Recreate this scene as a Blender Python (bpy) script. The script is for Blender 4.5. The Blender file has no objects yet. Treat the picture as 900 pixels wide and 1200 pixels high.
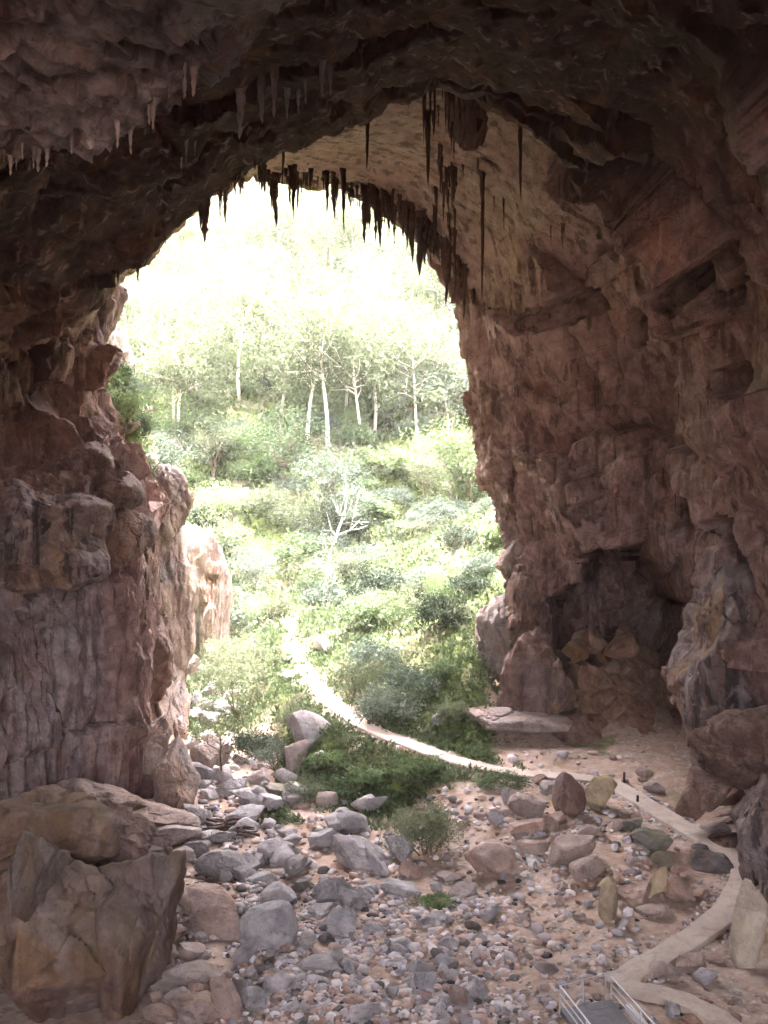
import bpy, bmesh, math, random, time
import numpy as np
from mathutils import Vector, Matrix, Euler
from mathutils.bvhtree import BVHTree
T0 = time.time()
S = bpy.context.scene
COL = S.collection
CAMZ = 13.0
FPX = 1178.0          # focal length in pixels of the 900 x 1200 picture

def unproj(px, py, Y):
    return ((px - 450.0) / FPX * Y, Y, CAMZ - (py - 600.0) / FPX * Y)

# ------------------------------------------------------------------ noise
_rng = np.random.RandomState(7)
_PERM = _rng.permutation(512).astype(np.int64)
_PERM = np.concatenate([_PERM, _PERM, _PERM])
_G = _rng.normal(size=(512, 3)); _G /= np.linalg.norm(_G, axis=1)[:, None]
_RV = _rng.uniform(-1, 1, size=(512, 3))
_RS = _rng.uniform(0, 1, size=512)

def _hash(i, j, k):
    return _PERM[(_PERM[(_PERM[i & 511] + (j & 511))] + (k & 511))] & 511

def perlin(p):
    p = np.asarray(p, dtype=np.float64)
    f = np.floor(p); i = f.astype(np.int64); t = p - f
    u = t * t * t * (t * (t * 6 - 15) + 10)
    out = np.zeros(len(p))
    for a in (0, 1):
        wa = u[:, 0] if a else 1 - u[:, 0]
        for b in (0, 1):
            wb = u[:, 1] if b else 1 - u[:, 1]
            for c in (0, 1):
                wc = u[:, 2] if c else 1 - u[:, 2]
                g = _G[_hash(i[:, 0] + a, i[:, 1] + b, i[:, 2] + c)]
                d = (t[:, 0] - a) * g[:, 0] + (t[:, 1] - b) * g[:, 1] + (t[:, 2] - c) * g[:, 2]
                out += wa * wb * wc * d
    return out * 1.5

def fbm(p, scale, octaves=4, gain=0.5, ridged=False, off=0.0):
    p = np.asarray(p) / scale + off
    amp, out, tot = 1.0, 0.0, 0.0
    for o in range(octaves):
        n = perlin(p)
        if ridged:
            n = 1 - 2 * np.abs(n)
        out = out + n * amp; tot += amp
        amp *= gain; p = p * 2.03 + 17.3
    return out / tot

def cells(p, scale, off=0.0, jit=0.9):
    """Worley: F1, F2, cell id, vector from the cell's point."""
    p = np.asarray(p) / scale + off
    f = np.floor(p).astype(np.int64)
    n = len(p)
    d1 = np.full(n, 9.0); d2 = np.full(n, 9.0); cid = np.zeros(n, dtype=np.int64); vec = np.zeros((n, 3))
    for a in (-1, 0, 1):
        for b in (-1, 0, 1):
            for c in (-1, 0, 1):
                h = _hash(f[:, 0] + a, f[:, 1] + b, f[:, 2] + c)
                q = np.stack([f[:, 0] + a, f[:, 1] + b, f[:, 2] + c], 1) + 0.5 + _RV[h] * 0.5 * jit
                v = p - q
                d = np.einsum('ij,ij->i', v, v)
                m = d < d1
                d2 = np.where(m, d1, np.minimum(d2, d))
                d1 = np.where(m, d, d1)
                cid = np.where(m, h, cid)
                vec[m] = v[m]
    return np.sqrt(d1), np.sqrt(d2), cid, vec

def facets(p, scale, tilt=0.5, step=0.5, off=0.0):
    d1, d2, cid, v = cells(p, scale, off)
    r = _RV[(cid * 7 + 13) & 511]
    h = np.einsum('ij,ij->i', v, r) * tilt + (_RS[(cid * 3 + 5) & 511] - 0.5) * step
    crack = np.clip((d2 - d1) / 0.10, 0, 1)
    return h * scale, crack

def sstep(a, b, x):
    t = np.clip((np.asarray(x, dtype=float) - a) / (b - a), 0, 1)
    return t * t * (3 - 2 * t)

# ------------------------------------------------------------------ mesh helpers
def mesh_np(name, verts, faces, mats=(), smooth=True, sharp=None, mat_idx=None):
    me = bpy.data.meshes.new(name)
    verts = np.asarray(verts, dtype=np.float32); faces = np.asarray(faces, dtype=np.int32)
    nf, k = faces.shape
    me.vertices.add(len(verts)); me.vertices.foreach_set('co', verts.ravel())
    me.loops.add(nf * k); me.loops.foreach_set('vertex_index', faces.ravel())
    me.polygons.add(nf)
    me.polygons.foreach_set('loop_start', np.arange(0, nf * k, k, dtype=np.int32))
    for m in mats: me.materials.append(m)
    if mat_idx is not None: me.polygons.foreach_set('material_index', np.asarray(mat_idx, dtype=np.int32))
    me.update(calc_edges=True)
    me.polygons.foreach_set('use_smooth', np.full(nf, smooth))
    if sharp is not None:
        me.set_sharp_from_angle(angle=math.radians(sharp))
    return me

def grid_faces(nu, nv):
    i = np.arange(nu - 1)[:, None] * nv + np.arange(nv - 1)[None, :]
    i = i.ravel()
    return np.stack([i, i + nv, i + nv + 1, i + 1], 1)

def link(name, me, parent=None, loc=None, label=None, cat=None, group=None, kind=None):
    o = bpy.data.objects.new(name, me)
    COL.objects.link(o)
    if loc is not None: o.location = loc
    if parent is not None: o.parent = parent
    if label: o['label'] = label
    if cat: o['category'] = cat
    if group: o['group'] = group
    if kind: o['kind'] = kind
    return o

def tube_np(pts, rad, seg=7):
    """Tapered tube through pts, closed with a point at each end ring's centre."""
    pts = np.asarray(pts, dtype=float); n = len(pts)
    rad = np.broadcast_to(np.asarray(rad, dtype=float), (n,))
    t = np.gradient(pts, axis=0); t /= np.linalg.norm(t, axis=1)[:, None] + 1e-9
    ref = np.where(np.abs(t[:, 2:3]) > 0.9, np.array([[1.0, 0, 0]]), np.array([[0, 0, 1.0]]))
    a = np.cross(t, ref); a /= np.linalg.norm(a, axis=1)[:, None]
    b = np.cross(t, a)
    ang = np.linspace(0, 2 * math.pi, seg, endpoint=False)
    v = pts[:, None, :] + rad[:, None, None] * (np.cos(ang)[None, :, None] * a[:, None, :] + np.sin(ang)[None, :, None] * b[:, None, :])
    v = v.reshape(-1, 3)
    f = []
    for i in range(n - 1):
        for j in range(seg):
            k = (j + 1) % seg
            f.append((i * seg + j, i * seg + k, (i + 1) * seg + k, (i + 1) * seg + j))
    v = np.vstack([v, pts[:1], pts[-1:]])
    c0, c1 = len(v) - 2, len(v) - 1
    for j in range(seg):
        k = (j + 1) % seg
        f.append((j, c0, c0, k)) if False else None
    # caps as quads over opposite corners are avoided: use fans of degenerate-free triangles stored apart
    tri = [(c0, (j + 1) % seg, j) for j in range(seg)] + [(c1, (n - 1) * seg + j, (n - 1) * seg + (j + 1) % seg) for j in range(seg)]
    return v, f, tri

class Geo:
    """Collects polygons of any size for one mesh."""
    def __init__(self): self.v = []; self.f = []; self.m = []; self.n = 0
    def add(self, v, faces, mat=0):
        for f in faces:
            self.f.append(tuple(int(x) + self.n for x in f)); self.m.append(mat)
        self.v.append(np.asarray(v, dtype=float)); self.n += len(v)
    def tube(self, pts, rad, seg=7, mat=0):
        v, f, tri = tube_np(pts, rad, seg); self.add(v, list(f) + tri, mat)
    def box(self, c, s, rz=0.0, mat=0):
        x, y, z = (q / 2 for q in s)
        v = np.array([(-x, -y, -z), (x, -y, -z), (x, y, -z), (-x, y, -z), (-x, -y, z), (x, -y, z), (x, y, z), (-x, y, z)])
        co, si = math.cos(rz), math.sin(rz)
        v = np.stack([v[:, 0] * co - v[:, 1] * si, v[:, 0] * si + v[:, 1] * co, v[:, 2]], 1) + np.array(c)
        self.add(v, [(0, 3, 2, 1), (4, 5, 6, 7), (0, 1, 5, 4), (1, 2, 6, 5), (2, 3, 7, 6), (3, 0, 4, 7)], mat)
    def mesh(self, name, mats, smooth=True, sharp=None):
        me = bpy.data.meshes.new(name)
        me.from_pydata(np.vstack(self.v).tolist(), [], self.f)
        for m in mats: me.materials.append(m)
        me.polygons.foreach_set('material_index', np.array(self.m, dtype=np.int32))
        me.polygons.foreach_set('use_smooth', np.full(len(self.f), smooth))
        if sharp is not None: me.set_sharp_from_angle(angle=math.radians(sharp))
        me.update()
        return me

_ICO = {}
def ico(sub):
    if sub not in _ICO:
        bm = bmesh.new(); bmesh.ops.create_icosphere(bm, subdivisions=sub, radius=1.0)
        bm.verts.ensure_lookup_table()
        v = np.array([q.co[:] for q in bm.verts]); f = np.array([[q.index for q in p.verts] for p in bm.faces])
        bm.free(); _ICO[sub] = (v / np.linalg.norm(v, axis=1)[:, None], f)
    return _ICO[sub]

# ------------------------------------------------------------------ materials
def nodes_of(m):
    m.use_nodes = True
    nt = m.node_tree; nt.nodes.clear()
    return nt, nt.nodes, nt.links

def ramp(N, L, fac, stops):
    r = N.new('ShaderNodeValToRGB'); e = r.color_ramp.elements
    e[0].position, e[0].color = stops[0][0], (*stops[0][1], 1)
    e[1].position, e[1].color = stops[-1][0], (*stops[-1][1], 1)
    for p, c in stops[1:-1]:
        q = e.new(p); q.color = (*c, 1)
    L.new(fac, r.inputs[0]); return r.outputs[0]

def noise(N, L, vec, scale, detail=5, rough=0.6, dist=0.0):
    n = N.new('ShaderNodeTexNoise'); n.inputs['Scale'].default_value = scale
    n.inputs['Detail'].default_value = detail; n.inputs['Roughness'].default_value = rough
    n.inputs['Distortion'].default_value = dist
    L.new(vec, n.inputs['Vector']); return n.outputs['Fac']

def mix(N, L, fac, a, b, mode='MIX'):
    m = N.new('ShaderNodeMix'); m.data_type = 'RGBA'; m.blend_type = mode; m.clamp_factor = True
    if isinstance(fac, (int, float)): m.inputs[0].default_value = fac
    else: L.new(fac, m.inputs[0])
    for k, x in ((6, a), (7, b)):
        if isinstance(x, tuple): m.inputs[k].default_value = (*x, 1)
        else: L.new(x, m.inputs[k])
    return m.outputs[2]

def mapr(N, L, x, a, b, c=0.0, d=1.0):
    m = N.new('ShaderNodeMapRange'); m.clamp = True
    for i, q in enumerate((a, b, c, d)): m.inputs[i + 1].default_value = q
    L.new(x, m.inputs[0]); return m.outputs[0]

def scaled(N, L, vec, s):
    m = N.new('ShaderNodeMapping'); m.inputs['Scale'].default_value = s
    L.new(vec, m.inputs[0]); return m.outputs[0]

def math_n(N, L, op, a, b=None):
    m = N.new('ShaderNodeMath'); m.operation = op; m.use_clamp = False
    for i, x in enumerate((a, b)):
        if x is None: continue
        if isinstance(x, (int, float)): m.inputs[i].default_value = x
        else: L.new(x, m.inputs[i])
    return m.outputs[0]

def rock_mat(name, dark, mid, pale, stain=(0.30, 0.15, 0.06), streak=0.6, grey=(0.27, 0.26, 0.27), bump=0.5, scale=1.0,
             moss=0.0, stain_amt=0.5, grey_amt=0.5, coords='Position', per_object=0.0, fine=1.0, mosscol=(0.20, 0.20, 0.07), tones=None, crackw=0.55):
    m = bpy.data.materials.new(name); nt, N, L = nodes_of(m)
    out = N.new('ShaderNodeOutputMaterial'); bs = N.new('ShaderNodeBsdfPrincipled')
    L.new(bs.outputs[0], out.inputs[0])
    g = N.new('ShaderNodeNewGeometry')
    if coords == 'Position': vec = g.outputs['Position']
    else:
        tc = N.new('ShaderNodeTexCoord'); oi = N.new('ShaderNodeObjectInfo')
        va = N.new('ShaderNodeVectorMath'); va.operation = 'MULTIPLY_ADD'
        cmb = N.new('ShaderNodeCombineXYZ')
        for k in range(3): L.new(oi.outputs['Random'], cmb.inputs[k])
        va.inputs[1].default_value = (1, 1, 1)
        sc = N.new('ShaderNodeVectorMath'); sc.operation = 'SCALE'; sc.inputs['Scale'].default_value = 57.0
        L.new(cmb.outputs[0], sc.inputs[0])
        L.new(g.outputs['Position'], va.inputs[0]); L.new(sc.outputs[0], va.inputs[2])
        vec = va.outputs[0]
    big = noise(N, L, vec, 0.22 * scale, 6, 0.62, 0.6)
    med = noise(N, L, vec, 1.3 * scale, 8, 0.68, 0.3)
    c = ramp(N, L, med, [(0.28, dark), (0.5, mid), (0.72, pale)])
    gm = mapr(N, L, big, 0.5 - 0.02, 0.62)
    gm = math_n(N, L, 'MULTIPLY', gm, grey_amt)
    gcol = ramp(N, L, med, [(0.3, tuple(q * 0.5 for q in grey)), (0.7, tuple(min(q * 1.35, .8) for q in grey))])
    c = mix(N, L, gm, c, gcol)
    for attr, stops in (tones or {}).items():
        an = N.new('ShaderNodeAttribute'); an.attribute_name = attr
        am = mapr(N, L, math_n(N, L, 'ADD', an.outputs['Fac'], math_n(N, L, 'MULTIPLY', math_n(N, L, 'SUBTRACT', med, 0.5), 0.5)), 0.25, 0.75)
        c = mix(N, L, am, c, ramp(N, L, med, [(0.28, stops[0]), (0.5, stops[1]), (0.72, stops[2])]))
    st = noise(N, L, scaled(N, L, vec, (1, 1, 0.45)), 0.5 * scale, 5, 0.65, 1.0)
    stm = math_n(N, L, 'MULTIPLY', mapr(N, L, st, 0.53, 0.68), stain_amt)
    c = mix(N, L, stm, c, stain)
    # dripping streaks that run down the face
    sk = noise(N, L, scaled(N, L, vec, (1.5, 1.5, 0.07)), 1.0 * scale, 6, 0.62, 0.35)
    skm = math_n(N, L, 'MULTIPLY', mapr(N, L, sk, 0.525, 0.60), streak)
    c = mix(N, L, skm, c, tuple(q * 0.30 for q in mid))
    sk2 = noise(N, L, scaled(N, L, vec, (1.2, 1.2, 0.07)), 1.7 * scale, 4, 0.6, 0.4)
    skm2 = math_n(N, L, 'MULTIPLY', mapr(N, L, sk2, 0.57, 0.70), streak * 0.7)
    c = mix(N, L, skm2, c, tuple(min(q * 1.25, 0.75) for q in pale))
    if moss > 0:
        mo = noise(N, L, vec, 0.7 * scale, 6, 0.7, 0.6)
        sx = N.new('ShaderNodeSeparateXYZ'); L.new(g.outputs['Normal'], sx.inputs[0])
        up = mapr(N, L, sx.outputs[2], -0.2, 0.9)
        mm = math_n(N, L, 'MULTIPLY', math_n(N, L, 'MULTIPLY', mapr(N, L, mo, 0.45, 0.62), up), moss)
        c = mix(N, L, mm, c, mosscol)
    if per_object > 0:
        oi2 = N.new('ShaderNodeObjectInfo')
        hs = N.new('ShaderNodeHueSaturation')
        L.new(mapr(N, L, oi2.outputs['Random'], 0, 1, 1 - per_object, 1 + per_object), hs.inputs['Value'])
        wn = N.new('ShaderNodeTexWhiteNoise'); wn.noise_dimensions = '1D'; L.new(oi2.outputs['Random'], wn.inputs['W'])
        L.new(mapr(N, L, wn.outputs['Value'], 0, 1, 0.45, 1.02), hs.inputs['Saturation'])
        L.new(c, hs.inputs['Color']); c = hs.outputs[0]
    # fine speckle and pits
    sp = noise(N, L, vec, 9.0 * scale * fine, 4, 0.7)
    c = mix(N, L, mapr(N, L, sp, 0.56, 0.74, 0, 0.55), c, tuple(q * 0.35 for q in dark))
    vo = N.new('ShaderNodeTexVoronoi'); vo.feature = 'DISTANCE_TO_EDGE'; vo.inputs['Scale'].default_value = 1.1 * scale
    dv = N.new('ShaderNodeVectorMath'); dv.operation = 'MULTIPLY_ADD'
    nz = N.new('ShaderNodeTexNoise'); nz.inputs['Scale'].default_value = 1.6 * scale; nz.inputs['Detail'].default_value = 3
    L.new(vec, nz.inputs['Vector']); dv.inputs[1].default_value = (0.9, 0.9, 0.9)
    L.new(nz.outputs['Color'], dv.inputs[0]); L.new(vec, dv.inputs[2]); L.new(dv.outputs[0], vo.inputs['Vector'])
    crack = mapr(N, L, vo.outputs['Distance'], 0.0, 0.05)
    ck = math_n(N, L, 'MULTIPLY', mapr(N, L, vo.outputs['Distance'], 0.0, 0.022, 1.0, 0.0), mapr(N, L, noise(N, L, vec, 0.9 * scale, 3, 0.6), 0.45, 0.6, 0, crackw))
    c = mix(N, L, ck, c, tuple(q * 0.25 for q in dark))
    L.new(c, bs.inputs['Base Color'])
    bs.inputs['Roughness'].default_value = 0.85
    bs.inputs['Specular IOR Level'].default_value = 0.25
    # relief
    h1 = noise(N, L, vec, 3.2 * scale * fine, 11, 0.78, 0.3)
    h = math_n(N, L, 'ADD', math_n(N, L, 'MULTIPLY', h1, 0.9), math_n(N, L, 'MULTIPLY', crack, 0.10))
    h = math_n(N, L, 'ADD', h, math_n(N, L, 'MULTIPLY', sk, 0.35 * streak))
    bp = N.new('ShaderNodeBump'); bp.inputs['Strength'].default_value = bump; bp.inputs['Distance'].default_value = 0.35 / scale
    L.new(h, bp.inputs['Height']); L.new(bp.outputs[0], bs.inputs['Normal'])
    return m

def leaf_mat(name, stops, trans=0.35, vary=0.35, obj=True):
    m = bpy.data.materials.new(name); nt, N, L = nodes_of(m)
    out = N.new('ShaderNodeOutputMaterial')
    g = N.new('ShaderNodeNewGeometry'); oi = N.new('ShaderNodeObjectInfo')
    a = noise(N, L, g.outputs['Position'], 1.1, 3, 0.6)
    x = math_n(N, L, 'ADD', math_n(N, L, 'MULTIPLY', a, 0.7), math_n(N, L, 'MULTIPLY', g.outputs['Random Per Island'], 0.3))
    if obj:
        x = math_n(N, L, 'ADD', x, mapr(N, L, oi.outputs['Random'], 0, 1, -vary / 2, vary / 2))
    c = ramp(N, L, x, stops)
    d = N.new('ShaderNodeBsdfDiffuse'); t = N.new('ShaderNodeBsdfTranslucent'); gl = N.new('ShaderNodeBsdfGlossy')
    gl.inputs['Roughness'].default_value = 0.6
    L.new(c, d.inputs[0]); L.new(c, t.inputs[0])
    mx = N.new('ShaderNodeMixShader'); mx.inputs[0].default_value = trans
    L.new(d.outputs[0], mx.inputs[1]); L.new(t.outputs[0], mx.inputs[2])
    m2 = N.new('ShaderNodeMixShader'); m2.inputs[0].default_value = 0.015
    L.new(mx.outputs[0], m2.inputs[1]); L.new(gl.outputs[0], m2.inputs[2])
    L.new(m2.outputs[0], out.inputs[0])
    return m

def plain_mat(name, col, rough=0.6, metal=0.0, var=0.25, scale=3.0, bump=0.1):
    m = bpy.data.materials.new(name); nt, N, L = nodes_of(m)
    out = N.new('ShaderNodeOutputMaterial'); bs = N.new('ShaderNodeBsdfPrincipled'); L.new(bs.outputs[0], out.inputs[0])
    g = N.new('ShaderNodeNewGeometry')
    a = noise(N, L, g.outputs['Position'], scale, 6, 0.65)
    c = ramp(N, L, a, [(0.3, tuple(q * (1 - var) for q in col)), (0.7, tuple(min(1, q * (1 + var)) for q in col))])
    L.new(c, bs.inputs['Base Color']); bs.inputs['Roughness'].default_value = rough; bs.inputs['Metallic'].default_value = metal
    bp = N.new('ShaderNodeBump'); bp.inputs['Strength'].default_value = bump; bp.inputs['Distance'].default_value = 0.1
    L.new(noise(N, L, g.outputs['Position'], scale * 6, 5, 0.7), bp.inputs['Height']); L.new(bp.outputs[0], bs.inputs['Normal'])
    return m

M = {}
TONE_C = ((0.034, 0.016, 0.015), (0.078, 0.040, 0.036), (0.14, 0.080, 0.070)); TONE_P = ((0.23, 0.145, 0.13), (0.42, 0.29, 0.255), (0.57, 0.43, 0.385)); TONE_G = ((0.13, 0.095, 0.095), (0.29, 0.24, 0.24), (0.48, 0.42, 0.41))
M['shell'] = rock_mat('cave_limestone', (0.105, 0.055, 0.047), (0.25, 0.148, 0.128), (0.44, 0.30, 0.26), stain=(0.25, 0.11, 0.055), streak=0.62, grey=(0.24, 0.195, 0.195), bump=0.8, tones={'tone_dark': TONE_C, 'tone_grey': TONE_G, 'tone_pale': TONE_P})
M['cave'] = rock_mat('fallen_limestone', (0.085, 0.046, 0.036), (0.20, 0.125, 0.10), (0.36, 0.25, 0.20), stain=(0.28, 0.13, 0.06), streak=0.5, grey=(0.22, 0.18, 0.18), bump=0.8)
M['rubble'] = rock_mat('ochre_rubble', (0.12, 0.065, 0.045), (0.25, 0.15, 0.105), (0.39, 0.265, 0.19), stain=(0.34, 0.17, 0.07), streak=0.1, grey=(0.28, 0.22, 0.2), bump=0.8, grey_amt=0.3)

M['pale'] = rock_mat('pale_limestone', (0.20, 0.14, 0.115), (0.37, 0.275, 0.23), (0.53, 0.42, 0.36), stain=(0.36, 0.21, 0.10), streak=0.35, grey=(0.33, 0.31, 0.31), bump=0.9, grey_amt=0.6)
M['flow'] = rock_mat('grey_flowstone', (0.072, 0.047, 0.043), (0.162, 0.115, 0.102), (0.281, 0.212, 0.191), stain=(0.30, 0.16, 0.06), streak=0.95, grey=(0.21, 0.185, 0.20), grey_amt=0.6)
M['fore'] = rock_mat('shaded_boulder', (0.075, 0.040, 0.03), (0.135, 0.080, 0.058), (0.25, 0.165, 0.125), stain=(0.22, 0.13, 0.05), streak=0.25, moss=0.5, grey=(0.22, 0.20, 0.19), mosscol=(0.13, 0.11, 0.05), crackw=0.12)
M['boulder_pink'] = rock_mat('pink_boulder', (0.24, 0.15, 0.115), (0.40, 0.265, 0.205), (0.54, 0.405, 0.33), stain=(0.36, 0.22, 0.11), streak=0.08, grey=(0.34, 0.30, 0.29), coords='Obj', per_object=0.18, bump=0.8, scale=1.5, grey_amt=0.4)
M['boulder_grey'] = rock_mat('grey_boulder', (0.22, 0.195, 0.195), (0.41, 0.37, 0.365), (0.60, 0.555, 0.54), stain=(0.36, 0.27, 0.19), streak=0.08, grey=(0.40, 0.39, 0.40), coords='Obj', per_object=0.2, bump=0.8, scale=1.5, grey_amt=0.6, stain_amt=0.35)
M['boulder_dark'] = rock_mat('dark_boulder', (0.06, 0.05, 0.045), (0.12, 0.095, 0.085), (0.2, 0.165, 0.15), stain=(0.16, 0.1, 0.06), streak=0.1, grey=(0.14, 0.13, 0.14), coords='Obj', per_object=0.15, scale=1.5)
M['boulder_yellow'] = rock_mat('lichen_yellow_boulder', (0.23, 0.16, 0.10), (0.38, 0.285, 0.18), (0.51, 0.41, 0.28), stain=(0.42, 0.31, 0.14), streak=0.05, moss=0.85, mosscol=(0.47, 0.40, 0.20), grey=(0.36, 0.30, 0.22), coords='Obj', per_object=0.08, grey_amt=0.25, scale=1.5)
M['boulder_moss'] = rock_mat('mossy_boulder', (0.10, 0.085, 0.055), (0.17, 0.14, 0.09), (0.28, 0.24, 0.17), stain=(0.2, 0.14, 0.06), streak=0.1, moss=1.0, mosscol=(0.20, 0.18, 0.06), grey=(0.2, 0.19, 0.17), coords='Obj', per_object=0.1, scale=1.5)
M['stal'] = rock_mat('stalactite_rock', (0.06, 0.030, 0.025), (0.12, 0.062, 0.05), (0.20, 0.115, 0.09), stain=(0.12, 0.05, 0.03), streak=0.3, grey=(0.10, 0.08, 0.09), scale=2.0)
M['stal_pale'] = rock_mat('pale_stalactite_rock', (0.22, 0.17, 0.16), (0.36, 0.29, 0.27), (0.5, 0.42, 0.39), streak=0.4, grey=(0.34, 0.31, 0.33), scale=2.0, stain_amt=0.2)
def path_mat():
    m = plain_mat('path_concrete', (0.44, 0.37, 0.31), 0.9, var=0.16, scale=0.9, bump=0.2)
    nt = m.node_tree; N, L = nt.nodes, nt.links
    bs = next(n for n in N if n.type == 'BSDF_PRINCIPLED'); g = N.new('ShaderNodeNewGeometry')
    src = bs.inputs['Base Color'].links[0].from_socket
    d1 = mapr(N, L, noise(N, L, g.outputs['Position'], 1.7, 8, 0.75, 0.8), 0.50, 0.66, 0, 0.75)
    d2 = mapr(N, L, noise(N, L, g.outputs['Position'], 14.0, 3, 0.6), 0.55, 0.7, 0, 0.5)
    c = mix(N, L, d2, mix(N, L, d1, src, (0.30, 0.21, 0.15)), (0.25, 0.2, 0.17))
    L.new(c, bs.inputs['Base Color']); return m
M['path'] = path_mat()
M['deck'] = plain_mat('deck_steel', (0.13, 0.125, 0.13), 0.55, 0.2, var=0.25, scale=4)
M['rail'] = plain_mat('galvanised_rail', (0.58, 0.58, 0.60), 0.45, 0.3, var=0.1, scale=6)
M['beam'] = plain_mat('white_beam', (0.70, 0.70, 0.72), 0.3, 0.0, var=0.05)
M['wood'] = plain_mat('dead_wood', (0.10, 0.07, 0.055), 0.9, var=0.4, scale=5, bump=0.4)
M['twig'] = plain_mat('shrub_stem', (0.16, 0.12, 0.09), 0.9, var=0.4, scale=5, bump=0.3)
M['gum'] = plain_mat('white_gum_bark', (0.62, 0.56, 0.50), 0.75, var=0.25, scale=1.2, bump=0.15)
M['bark'] = plain_mat('brown_bark', (0.15, 0.11, 0.08), 0.9, var=0.4, scale=3, bump=0.4)
M['post'] = plain_mat('dark_post', (0.04, 0.03, 0.03), 0.8, var=0.3)
M['leaf_green'] = leaf_mat('leaf_green', [(0.25, (0.057, 0.084, 0.042)), (0.5, (0.105, 0.146, 0.072)), (0.75, (0.177, 0.227, 0.119))])
M['leaf_lime'] = leaf_mat('leaf_lime', [(0.25, (0.094, 0.134, 0.058)), (0.5, (0.154, 0.213, 0.092)), (0.75, (0.223, 0.284, 0.137))], trans=0.45)
M['leaf_olive'] = leaf_mat('leaf_olive', [(0.25, (0.080, 0.098, 0.054)), (0.5, (0.147, 0.169, 0.098)), (0.75, (0.221, 0.246, 0.154))])
M['leaf_grey'] = leaf_mat('leaf_grey_green', [(0.25, (0.066, 0.086, 0.062)), (0.5, (0.119, 0.150, 0.109)), (0.75, (0.207, 0.245, 0.184))], trans=0.2)
M['leaf_dark'] = leaf_mat('leaf_dark_green', [(0.25, (0.026, 0.036, 0.023)), (0.5, (0.051, 0.068, 0.043)), (0.75, (0.105, 0.132, 0.086))], trans=0.15)
M['cover'] = leaf_mat('ground_cover_leaf', [(0.2, (0.041, 0.057, 0.029)), (0.45, (0.077, 0.104, 0.051)), (0.62, (0.119, 0.154, 0.075)), (0.8, (0.184, 0.214, 0.124))], trans=0.35, obj=False)
M['dry'] = leaf_mat('dry_scrub_leaf', [(0.25, (0.137, 0.133, 0.085)), (0.5, (0.234, 0.228, 0.151)), (0.75, (0.322, 0.333, 0.228))], trans=0.3, obj=False)
EXPO = 5.1; HAZE = 0.00018
# ------------------------------------------------------------------ terrain
def path_level(Y):
    return np.interp(Y, [15, 28, 36, 44, 47, 50, 55, 61, 84, 100], [0.0, 0.05, 0.35, 0.9, 1.1, 1.5, 2.2, 2.6, 3.7, 5.2])
PATH_PX = [(343, 722), (339, 745), (345, 765), (366, 797), (392, 826), (420, 846), (453, 862), (490, 876), (530, 890), (575, 901), (625, 908), (675, 911),
           (712, 917), (737, 930), (770, 950), (806, 972), (845, 992), (868, 1008), (873, 1024), (862, 1052), (840, 1078), (805, 1103), (770, 1124), (742, 1140), (722, 1156)]
def lay(px, py, lift=0.0):
    Y = 50.0
    for _ in range(60):
        z = float(path_level(Y)) + lift
        Y = 0.5 * Y + 0.5 * max(10.0, (CAMZ - z) * FPX / (py - 600.0))
    return ((px - 450) / FPX * Y, Y, float(path_level(Y)) + lift)
def smooth_poly(P, n):
    P = np.asarray(P, dtype=float)
    Q = np.vstack([2 * P[0] - P[1], P, 2 * P[-1] - P[-2]])
    out = []
    for i in range(1, len(Q) - 2):
        t = np.linspace(0, 1, n, endpoint=False)[:, None]
        a, b, c, d = Q[i - 1], Q[i], Q[i + 1], Q[i + 2]
        out.append(0.5 * (2 * b + (c - a) * t + (2 * a - 5 * b + 4 * c - d) * t ** 2 + (3 * b - a - 3 * c + d) * t ** 3))
    return np.vstack(out + [P[-1:]])
PATH = smooth_poly([lay(*p) for p in PATH_PX], 6)
PATH2 = smooth_poly([lay(*p) for p in [(733, 1154), (750, 1160), (780, 1166), (812, 1178), (842, 1194), (868, 1216), (890, 1245)]], 6)

def gully_x(y):
    return np.interp(y, [0, 20, 32, 42, 55, 70, 93, 130, 300], [3, 2, -0.5, -4.0, -8.0, -11.0, -15.0, -19, -40])

def path_dist(x, y):
    """Distance to the path and the path's level at the nearest point (coarse)."""
    d = np.full(x.shape, 1e9); z = np.zeros(x.shape)
    for P in (PATH, PATH2):
        for q in P[::2]:
            e = (x - q[0]) ** 2 + (y - q[1]) ** 2
            m = e < d
            d = np.where(m, e, d); z = np.where(m, q[2], z)
    return np.sqrt(d), z
PX_OF_Y = np.argsort(PATH[:90, 1])
def path_x(y):
    """x of the path where it runs out of the cave."""
    P = PATH[PATH[:, 1] > 46.0]; P = P[P[:, 0] < 9]; P = P[np.argsort(P[:, 1])]
    return np.interp(y, P[:, 1], P[:, 0])

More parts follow.
